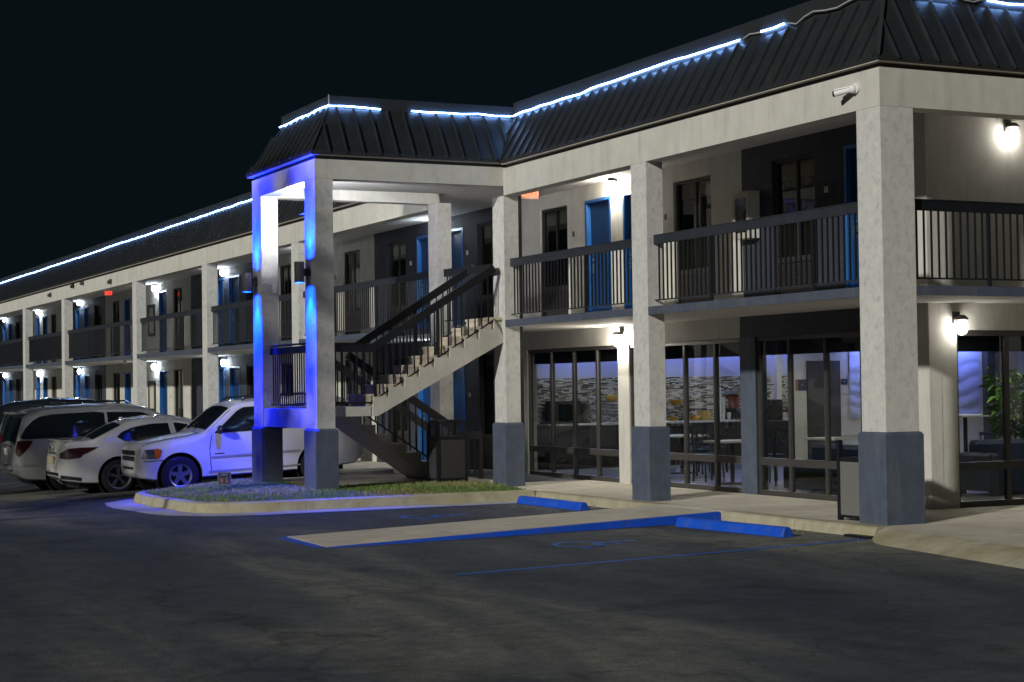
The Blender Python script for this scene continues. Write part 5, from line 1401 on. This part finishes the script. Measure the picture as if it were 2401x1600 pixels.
for sx in (1, -1):
    suv.add(suv.side([(1.42,1.10),(1.48,1.14),(1.90,1.48),(2.03,1.535),(2.43,1.54),(2.45,1.09),(1.44,1.085)], sx), 'door_window', 'car_glass', True)
    suv.add(suv.side([(2.53,1.09),(2.53,1.535),(3.270,1.545),(3.320,1.10)], sx), 'door_window', 'car_glass', True)
    suv.add(suv.side([(3.420,1.10),(3.390,1.545),(4.120,1.52),(4.320,1.12)], sx), 'rear_window', 'car_glass', True)
    suv.add(suv.line([(1.370,1.06),(1.310,.80),(1.330,.36)], sx), 'door_seam', 'black_plastic'); suv.add(suv.line([(2.430,1.08),(2.430,.36)], sx), 'door_seam', 'black_plastic')
    suv.add(suv.side([(1.340,.625),(1.340,.665),(3.070,.675),(3.070,.635)], sx, .012), 'moulding', 'paint_silver'); suv.add(suv.side([(1.270,.37),(1.270,.40),(3.070,.40),(3.070,.37)], sx, .014), 'moulding', 'paint_silver')
    suv.add(suv.side([(0.060,.70),(0.070,.86),(0.360,.875),(0.410,.85),(0.400,.72),(0.360,.69)], sx, .012), 'headlight', 'lens_clear', True)
    suv.add(suv.side([(0.285,.71),(0.285,.865),(0.360,.872),(0.405,.85),(0.395,.72),(0.360,.695)], sx, .018), 'turn_signal', 'lens_amber', True)
    suv.add(suv.line([(0.100,.65),(0.690,.66)], sx, .008), 'bumper_seam', 'black_plastic')
    suv.add(suv.side([(1.400,.695),(1.400,.715),(1.590,.717),(1.590,.697)], sx, .004, 3), 'badge', 'black_plastic')
    suv.add(suv.side([(2.230,.93),(2.230,.97),(2.370,.975),(2.370,.935)], sx, .02), 'door_handle', 'paint_white')
    mr = MB().ball((sx*1.00, 1.50, 1.15), .10, .055, .085, 12, 8).bar((sx*.86, 1.51, 1.12), (sx*.95, 1.50, 1.13), .05, .05); suv.add(mr, 'mirror', 'black_plastic', 40)
    suv.add(MB().tube([(sx*.62, 2.05, 1.665), (sx*.62, 2.15, 1.715), (sx*.62, 3.7, 1.715), (sx*.62, 3.8, 1.665)], .018, 6), 'roof_rail', 'black_plastic')
    suv.add(MB().bar((sx*.25, 1.22, 1.16), (sx*.1, 1.50, 1.35), .012, .012), 'wiper', 'black_plastic')
suv.add(MB().tube([(x_, 1.16, suv.topz(1.16, x_)+.004) for x_ in np.linspace(-.7, .7, 15)], .006, 5), 'hood_seam', 'black_plastic')
for sx in (1, -1): suv.add(MB().tube([(sx*(.60+.06*(l_-.1)), l_, suv.topz(l_, sx*(.60+.06*(l_-.1)))+.002) for l_ in np.linspace(.12, 1.16, 12)], .005, 5), 'hood_seam', 'black_plastic')
suv.add(suv.screen(1.28, 1.78, .99, .97), 'windscreen', 'car_glass', True, fixn=False)
g = MB()
for k in range(6):
    for j in range(2):
        x0 = -.40+k*.14; g.box(x0, x0+.105, -.012, .02, .66+j*.11, .74+j*.11)
suv.add(g, 'grille', 'black_plastic'); 
g = MB()
for k in range(5): g.box(-.35+k*.15, -.25+k*.15, -.018, .02, .50, .545)
suv.add(g, 'bumper_vent', 'black_plastic'); suv.add(MB().tube([(.1, 4.38, .42), (.1, 4.50, .40), (.14, 4.53, .37), (.1, 4.50, .34), (.06, 4.48, .37)], .015, 6), 'tow_hook', 'black_plastic')
# ---------------- white sedan, nosed in: rear towards the camera side
L = 4.85
sed = Car(top=[(0,.52),(.05,.66),(.3,.80),(.9,.93),(1.35,1.0),(1.5,1.03),(2.15,1.37),(2.5,1.455),(3.0,1.465),(3.35,1.43),(3.62,1.345),(4.20,1.10),(4.34,1.085),(4.60,1.09),(4.70,1.075),(4.78,.95),(4.83,.72),(4.85,.55)],
    bot=[(0,.32),(.1,.22),(.6,.19),(1.2,.20),(3.7,.20),(4.4,.24),(4.7,.30),(4.85,.40)],
    plan=[(0,.52),(.06,.66),(.25,.80),(.6,.88),(1.4,.91),(3.4,.91),(4.2,.89),(4.5,.84),(4.7,.74),(4.80,.62),(4.85,.52)],
    belt=[(0,.80),(1.2,.97),(2,.985),(4.0,1.03),(4.85,1.05)], tumble=.42, rad=[(0,.10),(1.3,.12),(1.7,.13),(3.6,.16),(4.1,.12),(4.85,.07)], crown=.03)
pit2 = .040
t = place('parked_sedan', -5.97, -17.75, .91, True, L, float(gz(-18.6, -6.2))+.005, pit2)
tag(t, 'white sedan parked nose in between the minivan and the white sport utility', 'car')
sed.body(t, 'paint_pearl', (.95, 3.725), .335)
wheels(sed, (.95, 3.725), .335, .245, .215, 'spoke', .80)
for sx in (1, -1):
    sed.add(sed.side([(1.62,1.03),(2.2,1.33),(2.48,1.40),(2.56,1.405),(2.52,1.02)], sx), 'door_window', 'car_glass', True)
    sed.add(sed.side([(2.62,1.02),(2.65,1.405),(3.0,1.395),(3.35,1.33),(3.62,1.20),(3.72,1.12),(3.62,1.05),(3.45,1.035)], sx), 'door_window', 'car_glass', True)
    sed.add(sed.line([(1.62,1.025),(2.5,1.01),(3.6,1.03)], sx, .008, .004), 'window_trim', 'chrome')
    sed.add(sed.line([(2.57,1.02),(2.60,.6),(2.56,.30)], sx), 'door_seam', 'black_plastic'); sed.add(sed.line([(3.50,1.03),(3.42,.72),(3.25,.52),(3.2,.32)], sx), 'door_seam', 'black_plastic'); sed.add(sed.line([(1.45,.98),(1.42,.7),(1.5,.30)], sx), 'door_seam', 'black_plastic')
    sed.add(sed.side([(4.10,.945),(4.45,.955),(4.66,.945),(4.80,.86),(4.80,.76),(4.70,.735),(4.42,.76),(4.44,.80),(4.30,.85)], sx, .010), 'tail_light', 'lens_dark', True)
    sed.add(sed.side([(3.30,.845),(3.30,.875),(3.44,.88),(3.44,.85)], sx, .025), 'door_handle', 'chrome'); sed.add(sed.side([(2.40,.83),(2.40,.86),(2.53,.865),(2.53,.835)], sx, .025), 'door_handle', 'chrome')
    sed.add(sed.side([(4.45,.30),(4.45,.37),(4.80,.43),(4.80,.36)], sx, .012), 'lower_bumper', 'black_plastic', True)
    sed.add(sed.side([(.18,.60),(.2,.70),(.55,.80),(.75,.83),(.6,.72),(.3,.62)], sx, .01), 'headlight', 'lens_clear', True)
    sed.add(MB().ball((sx*.98, 1.75, 1.05), .09, .06, .065, 12, 8), 'mirror', 'paint_pearl', True)
sed.add(sed.screen(3.60, 4.20, .86, .92), 'rear_screen', 'car_glass', True, fixn=False); sed.add(sed.screen(1.52, 2.18, .94, .86), 'windscreen', 'car_glass', True, fixn=False)
sed.add(MB().box(-.26, .26, 4.845, 4.865, .66, .80), 'number_plate', 'plate_tan'); sed.add(MB().box(-.34, .34, 4.842, 4.862, .86, .885), 'chrome_bar', 'chrome'); sed.add(MB().lathe([(0, 4.842), (.05, 4.842), (.05, 4.866), (0, 4.866)], (0, 0, .945), 16, ax=1), 'emblem', 'chrome')
sed.add(MB().box(-.55, .55, 4.835, 4.856, .30+.12, .36+.12), 'diffuser', 'black_plastic'); sed.add(MB().bbox(-.70, .70, 4.55, 4.74, 1.085, 1.115, .01), 'boot_lip', 'paint_pearl')
sed.add(MB().ball((0, 3.42, 1.462), .015, .045, .025), 'aerial_fin', 'paint_pearl', True)
# ---------------- silver minivan, nosed in
L = 5.05
van = Car(top=[(0,.60),(.05,.72),(.3,.86),(.9,1.0),(1.15,1.06),(2.05,1.62),(2.4,1.72),(3.2,1.765),(4.2,1.745),(4.70,1.68),(4.80,1.63),(4.98,1.08),(5.0,.98),(5.03,.62),(5.05,.55)],
    bot=[(0,.36),(.1,.25),(.8,.22),(4.2,.22),(4.8,.27),(5.05,.40)],
    plan=[(0,.60),(.06,.74),(.3,.88),(.8,.96),(1.5,.98),(3.8,.98),(4.6,.95),(4.85,.89),(4.98,.82),(5.05,.70)],
    belt=[(0,.90),(1.2,1.06),(5.05,1.12)], tumble=.24, rad=[(0,.10),(1,.12),(1.8,.12),(2.4,.14),(4.6,.16),(5.05,.10)], crown=.04)
t = place('parked_minivan', -6.31, -20.75, .98, True, L, float(gz(-21.7, -6.4))+.02, .036)
tag(t, 'silver minivan with roof rack parked nose in left of the white sedan', 'car')
van.body(t, 'paint_silver', (.95, 4.0), .335)
wheels(van, (.95, 4.0), .335, .21, .205, 'spoke', .86)
for sx in (1, -1):
    van.add(van.side([(4.88,1.17),(4.84,1.13),(3.2,1.10),(3.1,1.12),(3.1,1.60),(3.3,1.63),(4.40,1.62),(4.62,1.50),(4.78,1.34)], sx), 'rear_window', 'car_glass', True)
    van.add(van.side([(3.04,1.10),(3.04,1.61),(2.30,1.57),(2.05,1.48),(1.60,1.14),(1.65,1.09)], sx), 'door_window', 'car_glass', True)
    van.add(van.line([(3.07,1.08),(3.07,.34)], sx), 'door_seam', 'black_plastic'); van.add(van.line([(4.35,1.07),(3.1,1.06)], sx, .008), 'door_track', 'black_plastic')
    van.add(van.side([(4.64,1.09),(4.70,1.10),(4.97,1.10),(4.99,.86),(4.97,.74),(4.86,.82),(4.70,.98)], sx, .012), 'tail_light', 'lens_red', True)
    van.add(MB().tube([(sx*.70, 2.5, 1.77), (sx*.70, 2.6, 1.83), (sx*.70, 4.3, 1.82), (sx*.70, 4.4, 1.75)], .02, 6), 'roof_rail', 'chrome')
    van.add(MB().ball((sx*1.06, 1.65, 1.13), .10, .06, .08, 12, 8), 'mirror', 'paint_silver', True)
    van.add(van.side([(4.60,.56),(4.60,.60),(5.0,.60),(5.0,.56)], sx, .02), 'bumper_strip', 'chrome')
for l in (2.9, 3.9): van.add(MB().bar((-.70, l, 1.84), (.70, l, 1.84), .05, .03, (0, 0, 1)), 'roof_bar', 'chrome')
van.add(van.screen(4.80, 4.975, .93, .95, n=10), 'rear_screen', 'car_glass', True, fixn=False); van.add(van.screen(1.16, 2.05, .95, .86), 'windscreen', 'car_glass', True, fixn=False)
van.add(MB().box(-.16, .16, 5.03, 5.05, .80, .94), 'number_plate', 'plate_white'); van.add(MB().box(-.5, .5, 5.025, 5.045, 1.0, 1.035), 'chrome_bar', 'chrome'); van.add(MB().bbox(-.78, .78, 4.72, 4.92, 1.655, 1.70, .012), 'spoiler', 'paint_silver'); van.add(MB().bbox(-.72, .72, 5.0, 5.13, .50, .60, .02), 'rear_bumper', 'paint_silver')
# ---------------- dark car at the left edge
L = 4.7
dk = Car(top=[(0,.60),(.06,.76),(.3,.92),(1.1,1.05),(1.2,1.08),(1.95,1.58),(2.3,1.68),(3.2,1.72),(4.1,1.66),(4.35,1.58),(4.60,1.05),(4.66,.8),(4.70,.6)],
    bot=[(0,.38),(.1,.27),(.6,.24),(4.1,.24),(4.5,.30),(4.7,.42)],
    plan=[(0,.56),(.06,.70),(.3,.86),(.8,.92),(3.9,.93),(4.4,.88),(4.6,.80),(4.7,.66)], belt=[(0,.92),(1.2,1.04),(4.7,1.10)], tumble=.25, rad=[(0,.10),(1,.12),(2.4,.14),(4.7,.10)], crown=.04)
t = place('parked_car', -5.9, -25.6, .93, True, L, float(gz(-24.9, -6.4))+.03, .03)
t.scale = (1, 1, 1.13)
tag(t, 'dark car at the left picture edge behind the silver minivan', 'car')
dk.body(t, 'paint_dark', (.92, 3.6), .34)
wheels(dk, (.92, 3.6), .34, .22, .21, 'spoke', .82)
for sx in (1, -1):
    dk.add(dk.side([(1.6,1.10),(2.1,1.50),(2.5,1.58),(2.95,1.59),(2.95,1.10)], sx), 'door_window', 'car_glass', True); dk.add(dk.side([(3.02,1.10),(3.02,1.59),(3.9,1.55),(4.3,1.30),(4.35,1.14)], sx), 'door_window', 'car_glass', True)
    dk.add(dk.side([(4.3,.86),(4.28,1.05),(4.62,1.02),(4.64,.88)], sx, .012), 'tail_light', 'lens_red', True)
dk.add(dk.screen(4.37, 4.585, .9, .92), 'rear_screen', 'car_glass', True, fixn=False)
bpy.context.view_layer.update()
